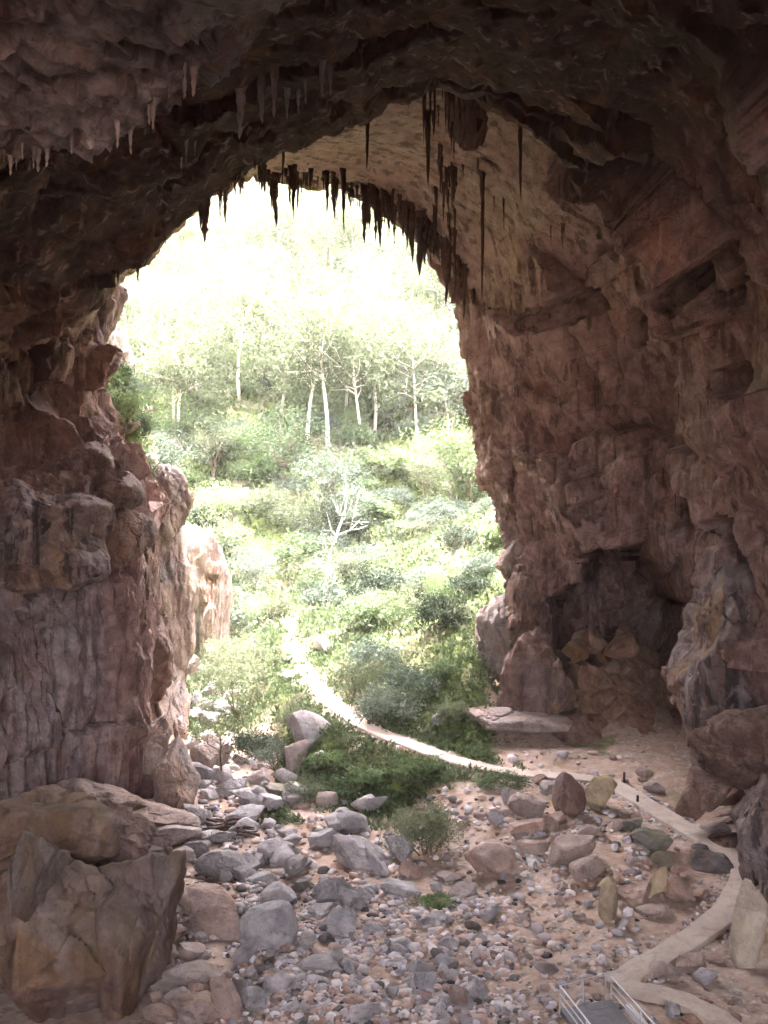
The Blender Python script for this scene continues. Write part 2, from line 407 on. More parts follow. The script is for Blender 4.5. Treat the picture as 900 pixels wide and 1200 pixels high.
def terrain(x, y, fine=True):
    x = np.asarray(x, dtype=float); y = np.asarray(y, dtype=float)
    sh = x.shape; x = x.ravel(); y = y.ravel()
    gx = gully_x(y); d = x - gx
    bed = np.interp(y, [10, 60, 95, 130], [-0.55, -0.5, -0.2, 0.5])
    lvl = path_level(np.clip(y, 15, 100))
    # bench on the right that the path runs along
    inside = 1 - sstep(46, 56, y)
    b0 = np.interp(y, [20, 35, 45, 52, 60, 90], [4.5, 8, 6.5, 2.5, 2.0, 3.5])
    rb = bed + (lvl - bed) * sstep(b0 - 2.2, b0 + 2.2, d)
    # slope that climbs to the right outside the mouth
    pxx = path_x(y)
    yend = np.clip(59 + (x - 6.0) * 2.0, 59, 70)
    rockfoot = sstep(4.6, 6.6, x) * (1 - sstep(0, 6, y - yend))      # under the right-hand rock the floor stays low
    rb = rb + (1 - inside) * 0.47 * np.clip(np.where(rockfoot > 0, np.minimum(x, 4.6 + (x - 4.6) * (1 - rockfoot)), x) - pxx - 1.5, 0, 400) * sstep(0, 6, x - pxx - 1.5) * (1 - 0.8 * rockfoot)
    # steep bank and slope on the left
    t = np.clip(-d - np.interp(y, [20, 45, 60, 90, 130], [7.0, 5.0, 2.3, 2.6, 4.0]), 0, 500)
    out_l = sstep(52, 62, y)
    lb = out_l * (18.0 * sstep(0.2, 4.2, t) * (1 - 0.25 * sstep(75, 100, y)) + 0.75 * t) + (1 - out_l) * sstep(33, 40, y) * (1.3 * sstep(0, 6, t) + 0.1 * t)
    back = np.where(y > 92, 0.60 * (np.clip(y - 96, 0, 260)) + 0.0, 0.0)
    back = back * sstep(92, 106, y)
    back = back + 0.25 * np.clip(y - 356, 0, 400)
    z = rb + lb
    k = 5.0
    z = np.where(y > 90, np.logaddexp(z * 1.0 / k, (bed + back) / k) * k - k * 0.69 * (1 - sstep(0, 14, np.abs(z - back))), z)
    # behind the viewer the floor climbs to the lookout
    z = z + 8.5 * (1 - sstep(-6, 14, y))
    p3 = np.stack([x, y, np.zeros_like(x)], 1)
    far = sstep(50, 90, y)
    n1 = fbm(p3, 9.0, 4); n2 = fbm(p3, 2.2, 4, off=31.0)
    z = z + n1 * (0.22 + 1.6 * far) + n2 * (0.16 + 0.45 * far)
    far2 = sstep(95, 130, y)
    z = z + far2 * fbm(p3, 38.0, 3, off=5.0) * 9.0
    near_p = (y > 12) & (y < 108)
    pd = np.full(x.shape, 99.0); pz = np.zeros(x.shape)
    pd[near_p], pz[near_p] = path_dist(x[near_p], y[near_p])
    w = 1 - sstep(1.25, 3.4, pd)
    z = z * (1 - w) + (pz - 0.10) * w
    z = z + 0.05 * fbm(p3, 0.7, 3, off=9.0) * (1 - 0.7 * w)
    return z.reshape(sh)

def axis(segs):
    out = []
    for a, b, n in segs: out.append(np.linspace(a, b, n, endpoint=False))
    return np.concatenate(out + [[segs[-1][1]]])
AX = axis([(-700, -120, 18), (-120, -45, 30), (-45, -18, 70), (-18, 18, 220), (18, 50, 70), (50, 140, 30), (140, 700, 18)])
AY = axis([(-500, -60, 12), (-60, 10, 30), (10, 20, 30), (20, 60, 240), (60, 110, 170), (110, 280, 150), (280, 400, 30), (400, 1400, 14)])
gx_, gy_ = np.meshgrid(AX, AY, indexing='ij')
gz_ = terrain(gx_, gy_)

def zground(x, y):
    return float(terrain(np.array([x]), np.array([y]))[0])
def zground_n(x, y):
    """Bilinear look-up in the ground sheet."""
    x = np.asarray(x, dtype=float); y = np.asarray(y, dtype=float)
    i = np.clip(np.searchsorted(AX, x) - 1, 0, len(AX) - 2); j = np.clip(np.searchsorted(AY, y) - 1, 0, len(AY) - 2)
    u = (x - AX[i]) / (AX[i + 1] - AX[i]); v = (y - AY[j]) / (AY[j + 1] - AY[j])
    return (gz_[i, j] * (1 - u) * (1 - v) + gz_[i + 1, j] * u * (1 - v) + gz_[i, j + 1] * (1 - u) * v + gz_[i + 1, j + 1] * u * v)
def hit_ground(px, py):
    """Where the sight line through a pixel meets the ground."""
    Y = np.linspace(15, 340, 6500)
    X = (px - 450) / FPX * Y; Z = CAMZ - (py - 600) / FPX * Y
    m = np.nonzero(zground_n(X, Y) >= Z)[0]
    k = m[0] if len(m) else len(Y) - 1
    return X[k], Y[k], Z[k]

# masks: how green the ground is, and where the washed pebbles lie
fx, fy = gx_.ravel(), gy_.ravel()
def green_mask(x, y):
    p3 = np.stack([x, y, np.zeros_like(x)], 1)
    n = fbm(p3, 3.2, 4, off=71.0)
    gx = gully_x(y); d = x - gx
    pd = np.full(x.shape, 99.0); m = (y > 12) & (y < 108)
    pd[m], _ = path_dist(x[m], y[m])
    side = sstep(1.0, 3.2, d) * sstep(42.5, 46.5, y - 0.12 * x)       # right bank
    side = np.maximum(side, sstep(56, 62, y) * sstep(1.5, 3.0, np.abs(d)))
    side = np.maximum(side, 0.62 * sstep(54, 62, y))
    side = np.maximum(side, sstep(90, 98, y))
    side = side * sstep(0.7, 1.3, pd / (1 + 0.12 * sstep(58, 70, y)))
    inner = np.maximum(sstep(6.0, 8.5, x) * (1 - sstep(50, 54, y)), sstep(4.8, 6.2, x) * (1 - sstep(0, 4, y - np.clip(60 + (x - 6.0) * 2.0, 60, 72))))
    side = side * (1 - inner)
    bed_moss = 0.55 * sstep(0.14, 0.3, n) * sstep(38, 46, y)
    return np.clip(np.maximum(side * (0.78 + 0.8 * n), bed_moss), 0, 1)
green = green_mask(fx, fy)
me = mesh_np('ground', np.stack([fx, fy, gz_.ravel()], 1), grid_faces(len(AX), len(AY)))
at = me.attributes.new('green', 'FLOAT', 'POINT'); at.data.foreach_set('value', green.astype(np.float32))

def ground_mat():
    m = bpy.data.materials.new('valley_ground'); nt, N, L = nodes_of(m)
    out = N.new('ShaderNodeOutputMaterial'); bs = N.new('ShaderNodeBsdfPrincipled'); L.new(bs.outputs[0], out.inputs[0])
    g = N.new('ShaderNodeNewGeometry'); vec = g.outputs['Position']
    a = noise(N, L, vec, 0.35, 7, 0.68, 0.5); b = noise(N, L, vec, 2.2, 8, 0.7)
    c = ramp(N, L, b, [(0.3, (0.27, 0.19, 0.145)), (0.5, (0.42, 0.315, 0.25)), (0.7, (0.52, 0.42, 0.345))])
    c = mix(N, L, math_n(N, L, 'MULTIPLY', mapr(N, L, a, 0.48, 0.66), 0.7), c, (0.30, 0.17, 0.095))
    a2 = noise(N, L, vec, 0.6, 6, 0.7, 0.8)
    c = mix(N, L, math_n(N, L, 'MULTIPLY', mapr(N, L, a2, 0.56, 0.68), 0.5), c, (0.16, 0.15, 0.06))
    # gravel grains
    vo = N.new('ShaderNodeTexVoronoi'); vo.inputs['Scale'].default_value = 6.5; L.new(vec, vo.inputs['Vector'])
    hs = N.new('ShaderNodeSeparateColor'); L.new(vo.outputs['Color'], hs.inputs[0])
    gc = ramp(N, L, hs.outputs[0], [(0.0, (0.16, 0.12, 0.10)), (0.5, (0.36, 0.29, 0.24)), (1.0, (0.56, 0.50, 0.45))])
    gm = math_n(N, L, 'MULTIPLY', mapr(N, L, hs.outputs[1], 0.45, 0.55), mapr(N, L, noise(N, L, vec, 0.8, 4, 0.6), 0.42, 0.56))
    c = mix(N, L, math_n(N, L, 'MULTIPLY', gm, 0.75), c, gc)
    # soil and plants under the ground cover
    at = N.new('ShaderNodeAttribute'); at.attribute_name = 'green'
    gr = ramp(N, L, b, [(0.3, (0.06, 0.07, 0.025)), (0.5, (0.11, 0.14, 0.04)), (0.72, (0.20, 0.20, 0.08))])
    c = mix(N, L, mapr(N, L, at.outputs['Fac'], 0.25, 0.7), c, gr)
    L.new(c, bs.inputs['Base Color']); bs.inputs['Roughness'].default_value = 0.9; bs.inputs['Specular IOR Level'].default_value = 0.2
    h = math_n(N, L, 'ADD', noise(N, L, vec, 5.0, 8, 0.75), math_n(N, L, 'MULTIPLY', math_n(N, L, 'MULTIPLY', vo.outputs['Distance'], gm), -0.8))
    bp = N.new('ShaderNodeBump'); bp.inputs['Strength'].default_value = 0.6; bp.inputs['Distance'].default_value = 0.15
    L.new(h, bp.inputs['Height']); L.new(bp.outputs[0], bs.inputs['Normal'])
    return m
M['ground'] = ground_mat()
me.materials.append(M['ground'])
link('ground', me, label='pinkish gravel cave floor rising into the green valley outside', cat='ground', kind='structure')

# footpaths: slabs of pale concrete with a real edge
def path_mesh(name, P, w):
    P = np.asarray(P); t = np.gradient(P[:, :2], axis=0); t /= np.linalg.norm(t, axis=1)[:, None]
    nrm = np.stack([-t[:, 1], t[:, 0]], 1)
    wob = 1 + 0.06 * np.sin(np.arange(len(P)) * 0.9)
    rows = []
    for s, dz in ((-1, -0.25), (-1, 0.03), (-0.94, 0.06), (0, 0.075), (0.94, 0.06), (1, 0.03), (1, -0.25)):
        q = P[:, :2] + nrm * (s * np.reshape(w, (-1, 1)) / 2 * wob[:, None])
        rows.append(np.stack([q[:, 0], q[:, 1], P[:, 2] + dz], 1))
    v = np.stack(rows, 1).reshape(-1, 3)
    return mesh_np(name, v, grid_faces(len(P), 7)[:, ::-1], [M['path']], sharp=40)
wid = np.interp(PATH[:, 1], [20, 30, 45, 60, 100], [0.85, 0.9, 1.05, 1.1, 1.15])
link('footpath', path_mesh('footpath', PATH, wid), label='pale concrete footpath winding out of the cave into the valley', cat='path', kind='structure')
link('footpath', path_mesh('footpath_branch', PATH2, np.full(len(PATH2), 0.75)), label='narrow pale path curving from the bridge towards the lower right corner', cat='path', kind='structure')

# ------------------------------------------------------------------ the cave: rings of the arch at stated distances
NK = 22
def arch(Y, w, top, cx=0.0, base=-6.0):
    t = np.linspace(0, 1, NK); ang = math.pi * (1 - t)
    x = cx + w * np.sign(np.cos(ang)) * np.abs(np.cos(ang)) ** 0.55
    z = base + (top - base) * np.abs(np.sin(ang)) ** 0.6
    return np.stack([x, np.full(NK, Y), z], 1)
def ring(Y, pts):
    assert len(pts) == NK, (Y, len(pts))
    return np.array([unproj(px, py, Y) for px, py in pts])
R = []
R.append(arch(-30, 25, 31)); R.append(arch(-16, 21, 25)); R.append(arch(0, 19, 21.5)); R.append(arch(11, 18.5, 21.0))
R.append(ring(21, [(-450,1500),(-460,1000),(-460,750),(-450,600),(-430,500),(-380,400),(-260,280),(-120,215),(0,182),(140,132),(235,50),(340,-10),(450,-40),(560,-50),(760,-60),(970,50),(1110,230),(1180,440),(1200,640),(1210,800),(1210,950),(1210,1500)]))
R.append(ring(26, [(-275,1300),(-290,950),(-300,750),(-300,600),(-300,520),(-280,420),(-200,300),(-90,190),(30,100),(150,75),(250,50),(350,20),(440,5),(540,0),(700,10),(880,90),(1010,280),(1070,480),(1090,640),(1100,780),(1100,920),(1100,1300)]))
R.append(ring(32, [(-120,1200),(-130,900),(-140,720),(-150,620),(-160,560),(-170,470),(-100,380),(-10,300),(88,240),(185,185),(270,138),(350,105),(430,80),(520,60),(660,90),(800,180),(910,330),(960,500),(980,640),(990,760),(1000,880),(1000,1200)]))
R.append(ring(37.6, [(-40,1080),(-50,880),(-60,720),(-65,620),(-90,560),(-90,470),(-30,400),(55,347),(128,316),(213,250),(283,197),(352,163),(430,130),(515,104),(640,150),(745,235),(840,350),(880,500),(905,640),(915,750),(915,860),(910,1040)]))
R.append(ring(39.0, [(-20,1070),(-30,880),(-40,720),(-45,620),(-80,560),(-85,470),(-25,398),(60,340),(138,296),(215,225),(283,160),(352,120),(430,90),(517,72),(642,118),(745,228),(836,350),(876,500),(900,640),(908,750),(908,860),(903,1035)]))
R.append(ring(42, [(50,1050),(40,880),(25,720),(15,620),(-50,560),(-60,470),(-10,400),(75,338),(155,270),(225,205),(285,140),(355,110),(430,95),(515,90),(635,130),(730,235),(800,365),(838,510),(860,640),(868,740),(866,850),(862,1020)]))
R.append(ring(46, [(148,1020),(150,860),(145,720),(135,600),(70,545),(45,460),(60,390),(110,333),(168,272),(230,210),(285,165),(355,148),(430,142),(510,140),(602,188),(680,280),(740,400),(780,520),(800,640),(806,720),(806,820),(800,1000)]))
R.append(ring(52, [(168,1000),(166,820),(168,690),(158,560),(115,520),(92,460),(105,390),(122,324),(178,280),(245,215),(290,184),(360,184),(430,190),(500,212),(568,268),(604,335),(628,430),(660,540),(686,640),(694,720),(694,820),(690,960)]))
R.append(ring(56.5, [(172,960),(168,820),(170,650),(162,548),(120,520),(106,460),(114,400),(127,326),(180,288),(247,228),(291,204),(360,213),(430,238),(490,274),(540,340),(551,402),(555,470),(579,545),(602,612),(640,700),(640,800),(635,920)]))
lip = R[-1]
def flare(Y, k, dz=0.0):
    c = np.array([-4.5, 0, 12.0]); q = lip.copy(); q[:, 1] = Y
    q[:, 0] = c[0] + (q[:, 0] - c[0]) * k; q[:, 2] = c[2] + (q[:, 2] - c[2]) * k
    q[:, 2] = np.minimum(q[:, 2], 35 + 0.2 * (q[:, 2] - 35)) if k > 1.2 else q[:, 2]
    q[:4, 0] = lip[:4, 0] - (k - 1) * 14.0; q[:4, 2] = lip[:4, 2] * (2 - min(k, 2)); q[-4:, 2] = np.minimum(q[-4:, 2], lip[-4:, 2])
    q[-6:, 1] += np.linspace(1, 11, 6)
    return q
R.append(flare(58.5, 1.05)); R.append(flare(61, 1.35)); R.append(flare(63, 1.9)); R.append(flare(66, 2.9))
R = np.array(R)                                   # stations x NK x 3
NS = len(R)

def catmull(P, t):
    """P: n x ..., t in [0, n-1]."""
    n = len(P); i = np.clip(np.floor(t).astype(int), 0, n - 2); u = (t - i)
    u = u.reshape((-1,) + (1,) * (P.ndim - 1))
    a = P[np.clip(i - 1, 0, n - 1)]; b = P[i]; c = P[i + 1]; d = P[np.clip(i + 2, 0, n - 1)]
    ta, tb = (c - a) * 0.5, (d - b) * 0.5
    ta = ta * 0.6; tb = tb * 0.6                   # tightened, so that the fold stays a fold
    u2, u3 = u * u, u * u * u
    return (2 * u3 - 3 * u2 + 1) * b + (u3 - 2 * u2 + u) * ta + (-2 * u3 + 3 * u2) * c + (u3 - u2) * tb

NV_ST = [6, 10, 10, 26, 40, 44, 52, 22, 34, 46, 70, 56, 26, 24, 14, 12]
ts = np.concatenate([i + np.linspace(0, 1, n, endpoint=False) for i, n in enumerate(NV_ST)] + [[NS - 1.0]])
NU_K = [14, 26, 30, 26, 16, 22, 24, 24, 26, 26, 24, 26, 28, 30, 36, 40, 44, 40, 34, 28, 12]
us = np.concatenate([i + np.linspace(0, 1, n, endpoint=False) for i, n in enumerate(NU_K)] + [[NK - 1.0]])
G1 = catmull(R, ts)                                # nts x NK x 3
G2 = catmull(np.transpose(G1, (1, 0, 2)), us)      # nu x nts x 3
nu, nt_ = G2.shape[:2]
def grid_normals(G):
    du = np.gradient(G, axis=0); dv = np.gradient(G, axis=1)
    n = np.cross(du, dv); n /= np.linalg.norm(n, axis=2)[:, :, None] + 1e-9
    return n
Nn = grid_normals(G2)
mid = G2[nu // 2, nt_ // 2]; 
if Nn[nu // 2, nt_ // 2][2] > 0: Nn = -Nn          # normals point into the cave
P0 = G2.reshape(-1, 3); N0 = Nn.reshape(-1, 3)
uu = np.repeat(us, nt_); yy = P0[:, 1]
# --- pits and hollows pushed into the rock: (px, py, half-width px, half-height px, depth m)
def pix(p): return 450 + p[:, 0] / np.maximum(p[:, 1], 1) * FPX, 600 - (p[:, 2] - CAMZ) / np.maximum(p[:, 1], 1) * FPX
ppx, ppy = pix(P0)
disp = np.zeros((len(P0), 3))
warp = np.stack([fbm(P0, 2.5, 3, off=o) for o in (3.0, 13.0, 23.0)], 1)
PITS = [(672, 200, 52, 44, 3.0), (722, 215, 34, 30, 2.5), (772, 355, 52, 26, 2.2), (663, 370, 26, 20, 1.6), (627, 378, 18, 16, 1.2), (545, 150, 22, 40, 1.8),
        (838, 455, 22, 18, 1.5), (868, 475, 30, 10, 1.3), (60, 440, 40, 60, 1.8), (30, 480, 30, 50, 1.8), (870, 620, 26, 20, 1.0), (860, 300, 30, 20, 1.0), (720, 400, 16, 24, 0.9)]
for cx, cy, rw, rh, dep in PITS:
    inc = (uu > 6) & (yy > 34) & (yy < 57.5) & (np.abs(ppx - cx) < rw * 0.3) & (np.abs(ppy - cy) < rh * 0.3)
    if inc.sum() == 0: continue
    # the innermost ring in view there
    c = P0[inc][np.argmin(P0[inc][:, 1])] if cx > 500 else P0[inc].mean(0)
    s = c[1] / FPX
    e = P0 - c + warp * 0.5
    r = np.sqrt((e[:, 0] / (rw * s)) ** 2 + (e[:, 2] / (rh * s)) ** 2 + (e[:, 1] / (max(rw, rh) * s * 2.0)) ** 2)
    w = 1 - sstep(0.78, 1.02, r)
    disp -= N0 * (w * dep * 1.9)[:, None]
# --- the side cave in the right wall
AC = np.array([11.6, 50.0, 0.9])
e = P0 - AC + warp * np.array([0.7, 0.7, 0.9])
along = e[:, 0]
hh = e[:, 2]
xl = np.interp(hh, [0, 4, 7, 10.0, 11.0], [-3.2, -3.1, -2.5, -0.9, 0.1]); xr = np.interp(hh, [0, 3, 6, 9.0, 11.0], [3.2, 3.2, 2.9, 1.7, 0.4])
in_x = sstep(0, 0.8, along - xl) * sstep(0, 0.8, xr - along)
w_ac = in_x * (1 - sstep(10.0, 10.8, hh)) * (np.abs(P0[:, 1] - 49.5) < 6.0) * (uu > 14)
disp += np.array([2.4, 12.5, 0.0])[None, :] * w_ac[:, None]
# --- rock relief
lowL = 1 - sstep(4.0, 5.0, uu); ceilw = sstep(6.5, 8.0, uu) * (1 - sstep(13.5, 15.5, uu)); right = sstep(14, 15.5, uu)
pale = np.maximum(ceilw, sstep(6.5, 8, uu) * (1 - sstep(15.2, 16.4, uu))) * sstep(38.5, 41, yy) * (1 - sstep(55.8, 57.0, yy))
h = fbm(P0, 7.5, 4, off=1.5) * (0.9 - 0.6 * pale)
f1, c1 = facets(P0 + warp * 0.6, 3.6, 0.34, 0.36)
f2, c2 = facets(P0 + warp * 0.35, 1.25, 0.34, 0.34, off=40.0)
rough = (1 - 0.75 * pale) * (1 - 0.45 * ceilw) * (1 - 0.55 * (1 - sstep(2.6, 3.6, uu)))
f0, c0 = facets(P0 + warp * 0.9, 5.5, 0.42, 0.34, off=60.0)
h += (f0 * 1.05 + (c0 - 1) * 0.25) * right * (1 - 0.8 * sstep(50, 54.5, yy))
rough = rough * (1 - 0.55 * right)
h += f1 * rough * (0.9 * (1 - w_ac)) * (1 - 0.35 * ceilw) + f2 * 0.62 * rough * (1 - 0.7 * ceilw)
h += (c1 - 1) * 0.18 * rough + (c2 - 1) * 0.09 * rough
flute = fbm(P0 * np.array([1, 1, 0.13]), 0.85, 4, ridged=True, off=8.0)
fl_w = np.clip(np.maximum(lowL * 0.9, right * sstep(2, 8, P0[:, 2]) * (0.35 + 0.4 * sstep(48, 51, yy)) + sstep(4.5, 5.5, uu) * (1 - sstep(7, 8, uu)) * 0.35), 0, 1)
h += flute * fl_w * 0.75
h += fbm(P0, 1.1, 5, gain=0.58, off=4.0) * (0.30 - 0.15 * pale - 0.10 * right * (1 - pale)) + fbm(P0, 0.35, 4, off=6.0, ridged=True) * (0.085 - 0.03 * pale)
# ceiling ribs that run up towards the mouth
rib = fbm(P0 * np.array([1.0, 0.28, 0.7]), 1.5, 4, ridged=True, off=12.0)
h += rib * ceilw * (1 - pale) * 0.4
edge = sstep(4, 16, yy)
h += fbm(P0 * np.array([1, 1, 0.16]), 0.55, 4, ridged=True, off=18.0) * 0.55 * (1 - sstep(21.6, 23.5, yy)) * sstep(5.2, 6.5, uu) * (1 - sstep(10.0, 11.0, uu))
disp += N0 * (h * edge)[:, None]
P1 = P0 + disp
GG = P1.reshape(nu, nt_, 3)
near = 1 - sstep(38.2, 39.2, yy)
drap = (1 - sstep(21.6, 23.5, yy)) * sstep(15.0, 17.0, yy) * sstep(5.2, 6.5, uu) * (1 - sstep(10.0, 11.0, uu))
tone_dark = np.clip(sstep(6.0, 7.2, uu) * (1 - sstep(13.8, 16.2, uu)) * near * (1 - drap) + 0.8 * sstep(4.4, 5.0, uu) * (1 - sstep(5.6, 6.4, uu)) * (1 - sstep(47, 50, yy)) + 0.42 * (1 - sstep(4.4, 5.0, uu)) * (1 - sstep(44, 47, yy)), 0, 1)  # dark brown near ceiling; left recess and inner wall darkened to paint in shade
tone_pale = np.clip(np.maximum(pale * 0.95, (1 - sstep(3.2, 4.2, uu)) * sstep(46.5, 48.5, yy) * 0.9), 0, 1) + 0.42 * right * (1 - near) * (1 - sstep(17.5, 19.5, uu))  # pale ceiling; outer left wall lightened to paint in light from the mouth
tone_grey = np.clip(np.maximum(drap, (1 - sstep(2.4, 3.2, uu)) * (1 - sstep(44, 46, yy)) * 0.55), 0, 1)  # grey flowstone; top left drapery lightened in colour for light from behind
CAVE_V, CAVE_F = [], []
def shell(name, k0, k1, j0, j1, **kw):
    i0 = int(np.searchsorted(us, k0)); i1 = int(np.searchsorted(us, k1)) + 1
    a = int(np.searchsorted(ts, j0)); b = int(np.searchsorted(ts, j1)) + 1
    g = GG[i0:i1, a:b]
    f = grid_faces(g.shape[0], g.shape[1])
    me = mesh_np(name, g.reshape(-1, 3), f, [M['shell']], sharp=48)
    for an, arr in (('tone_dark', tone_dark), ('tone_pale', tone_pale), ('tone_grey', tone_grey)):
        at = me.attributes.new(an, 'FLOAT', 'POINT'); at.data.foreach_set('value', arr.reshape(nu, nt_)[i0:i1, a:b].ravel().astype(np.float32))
    off = sum(len(v) for v in CAVE_V)
    CAVE_V.append(g.reshape(-1, 3)); CAVE_F.append(f + off)
    return link(name, me, kind='structure', **kw)
shell('cave_wall', 0, 6.6, 0, NS, label='left cave wall of stained flowstone under a dark recess', cat='cave wall')
shell('cave_ceiling', 6.6, 14.4, 0, 7.5, label='dark near cave ceiling ending in a folded edge', cat='cave ceiling')
shell('cave_ceiling', 6.6, 14.4, 7.5, NS, label='pale smooth ceiling behind the fold above the cave mouth', cat='cave ceiling')
shell('cave_wall', 14.4, 21, 0, NS, label='right cave wall with hollows and a side cave at its foot', cat='cave wall')
# unseen hill added over the cave to keep sun off the shell
mx, my = np.meshgrid(np.linspace(-95, 95, 120), np.linspace(-27, 61, 70), indexing='ij')
m3 = np.stack([mx.ravel(), my.ravel(), 0 * mx.ravel()], 1)
mz = -8 + 52 * sstep(0, 1, (95 - np.abs(m3[:, 0])) / 62) + (61 - m3[:, 1]) * 0.10 + 2.5 * fbm(m3, 14, 4) * sstep(0, 20, 95 - np.abs(m3[:, 0]))
m3[:, 2] = mz
link('sun_block_hill', mesh_np('sun_block_hill', m3, grid_faces(120, 70), [M['ground']]), label='unseen hill added over the cave to block the sun', cat='hill', kind='structure')
CAVE_BVH = BVHTree.FromPolygons(np.vstack(CAVE_V).tolist(), np.vstack(CAVE_F).tolist())
print('cave', round(time.time() - T0, 1))
# ------------------------------------------------------------------ rocks
def rock_np(seed, sub=4, planes=15, soft=0.022, rough=0.05, freq=1.6, cut=0.5, up_flat=0.0):
    """A block of stone: a ball cut by random planes, its edges worn, its faces uneven. Fits the unit box."""
    rs = np.random.RandomState(seed)
    v, f = ico(sub)
    n = rs.normal(size=(planes, 3)); n /= np.linalg.norm(n, axis=1)[:, None]
    hgt = rs.uniform(cut, 1.0, size=len(n))
    if up_flat: n = np.vstack([n, [[.12, -.1, 1.0]]]); hgt = np.append(hgt, up_flat)
    dn = np.maximum(v @ n.T, 1e-3)
    r = hgt[None, :] / dn
    r = np.minimum(r, 1.35)
    k = soft
    m = r.min(axis=1)
    r = m - k * np.log(np.exp(-(r - m[:, None]) / k).sum(axis=1)) + k * 0.3
    p = v * r[:, None]
    off = rs.uniform(-50, 50, 3)
    q = p + off
    nz = fbm(q, 1.0 / freq, 4, gain=0.55) * 1.0 + 0.35 * fbm(q, 0.25 / freq * 1.6, 3, ridged=True)
    p = p + v * (nz * rough * 2.2)[:, None]
    if sub >= 3:
        fa, fc = facets(q + 0.12 * np.stack([fbm(q, .5, 2, off=o) for o in (1., 4., 7.)], 1), 0.62, .5, .4)
        p = p + v * (fa * 0.13 + (fc - 1) * 0.022)[:, None]
    lo, hi = p.min(0), p.max(0)
    p = (p - (lo + hi) / 2) / (hi - lo)          # unit box, centred
    return p, f
def rock_mesh(name, seed, dims, mat, sub=4, tilt=(0, 0, 0), sharp=42, **kw):
    p, f = rock_np(seed, sub, **kw)
    p = p * np.array(dims)
    if any(tilt):
        Rm = np.array(Euler([math.radians(a) for a in tilt]).to_matrix())
        p = p @ Rm.T
    return mesh_np(name, p, f, [mat], sharp=sharp)
N_ROCK = [0]
def boulder(cx, cy, w, h, mat, label, Y=None, rz=0, tilt=(0, 0, 0), seed=None, cat='boulder', name='boulder', group=None, deep=0.85, sub=4, **kw):
    """A boulder whose outline in the photograph is about w x h pixels round (cx, cy); it lies on the ground."""
    N_ROCK[0] += 1
    seed = seed if seed is not None else 100 + N_ROCK[0]
    if Y is None:
        gx, gy, gz = hit_ground(cx, cy + h * 0.42)
    else:
        gx, gy, gz = unproj(cx, cy + h * 0.42, Y)
    s = gy / FPX
    W = w * s; D = W * deep
    dep = (cy - 600) / FPX
    H = max(0.38 * W, (h * s - max(dep, 0) * D * 0.75) / 0.95)
    sink = 0.14 * H
    if w >= 38 and sub == 4: sub = 5
    me = rock_mesh(name, seed, (W * 1.04, D, H + sink), M[mat], sub=sub, tilt=tilt, **kw)
    c = Vector((gx, gy + D * 0.36, gz + (H + sink) / 2 - sink))
    if Y is None:
        c.z = max(c.z, zground_n(c.x, c.y) + (H + sink) / 2 - sink * 1.8)
    o = link(name, me, loc=c, label=label, cat=cat, group=group)
    rr = np.random.RandomState(seed + 77)
    o.rotation_euler = (rr.uniform(-.22, .12), rr.uniform(-.22, .22), math.radians(rz))
    return o
B = boulder
G_, P_, D_, Y_, MO = 'boulder_grey', 'boulder_pink', 'boulder_dark', 'boulder_yellow', 'boulder_moss'
# riverbed, centre and left
B(420, 1003, 68, 46, G_, 'big pale grey boulder with a dark undercut, right of centre in the riverbed', seed=6, tilt=(0, 8, 0))
B(389, 1046, 50, 40, G_, 'pinkish grey boulder with a flat top, below left of the big undercut boulder', seed=9)
B(396, 1081, 42, 40, G_, 'grey block with a dark face, standing above the cobble bed', seed=12)
B(376, 1068, 30, 22, G_, 'small rounded grey boulder wedged between two bigger boulders')
B(380, 985, 38, 28, G_, 'blocky grey boulder just left of the big undercut boulder')
B(413, 965, 34, 32, G_, 'rounded grey boulder stacked behind the big undercut boulder', seed=31)
B(400, 957, 26, 22, G_, 'smaller grey boulder leaning on the stack below the bushes')
B(427, 943, 32, 25, G_, 'grey boulder half under the low bushes on the bank')
B(470, 995, 32, 36, G_, 'upright oval grey boulder under the round bush', tilt=(0, -14, 0))
B(480, 1021, 27, 26, P_, 'dark pinkish wedge shaped rock below the round bush')
B(467, 1047, 44, 17, G_, 'low pale flat slab left of the bright green tuft')
B(428, 1047, 26, 20, G_, 'small bluish grey rock left of the low pale slab')
B(526, 1029, 30, 16, P_, 'low brown rock right above the bright green tuft')
B(543, 1046, 34, 24, P_, 'pinkish rock right of the bright green tuft')
B(576, 1012, 58, 52, P_, 'large pale pink faceted boulder alone at the edge of the sandy floor', seed=44, planes=9, soft=.04, tilt=(0, 10, 0))
B(253, 1012, 57, 42, G_, 'rounded grey boulder with a dark left side, left in the riverbed', seed=52, soft=.12)
B(264, 1028, 15, 15, G_, 'small round stone at the foot of the rounded grey boulder', sub=3)
B(312, 1087, 68, 68, G_, 'largest pale boulder in the riverbed, with a shaded front face', seed=57, planes=9, soft=.05)
B(287, 1027, 36, 22, G_, 'flat tilted slab right of the rounded grey boulder', tilt=(0, 18, 0))
B(307, 1032, 34, 20, G_, 'long blocky rock ending against the dark cobbles', rz=-30)
B(325, 1050, 42, 36, G_, 'grey block with a dark end behind the largest pale boulder', seed=61)
B(352, 1040, 21, 19, D_, 'dark rounded rock beside the pinkish grey boulder')
B(353, 1011, 30, 18, G_, 'low pale rock between the long slab and the big undercut boulder')
B(332, 997, 26, 22, G_, 'pale rounded rock in a cluster in mid riverbed')
B(322, 1010, 18, 14, G_, 'darker small rock in the cluster in mid riverbed', sub=3)
B(341, 985, 26, 14, G_, 'flat pale rock at the back of the mid riverbed cluster', sub=3)
B(315, 988, 12, 26, G_, 'thin pale upright slab in mid riverbed', tilt=(0, 28, 0))
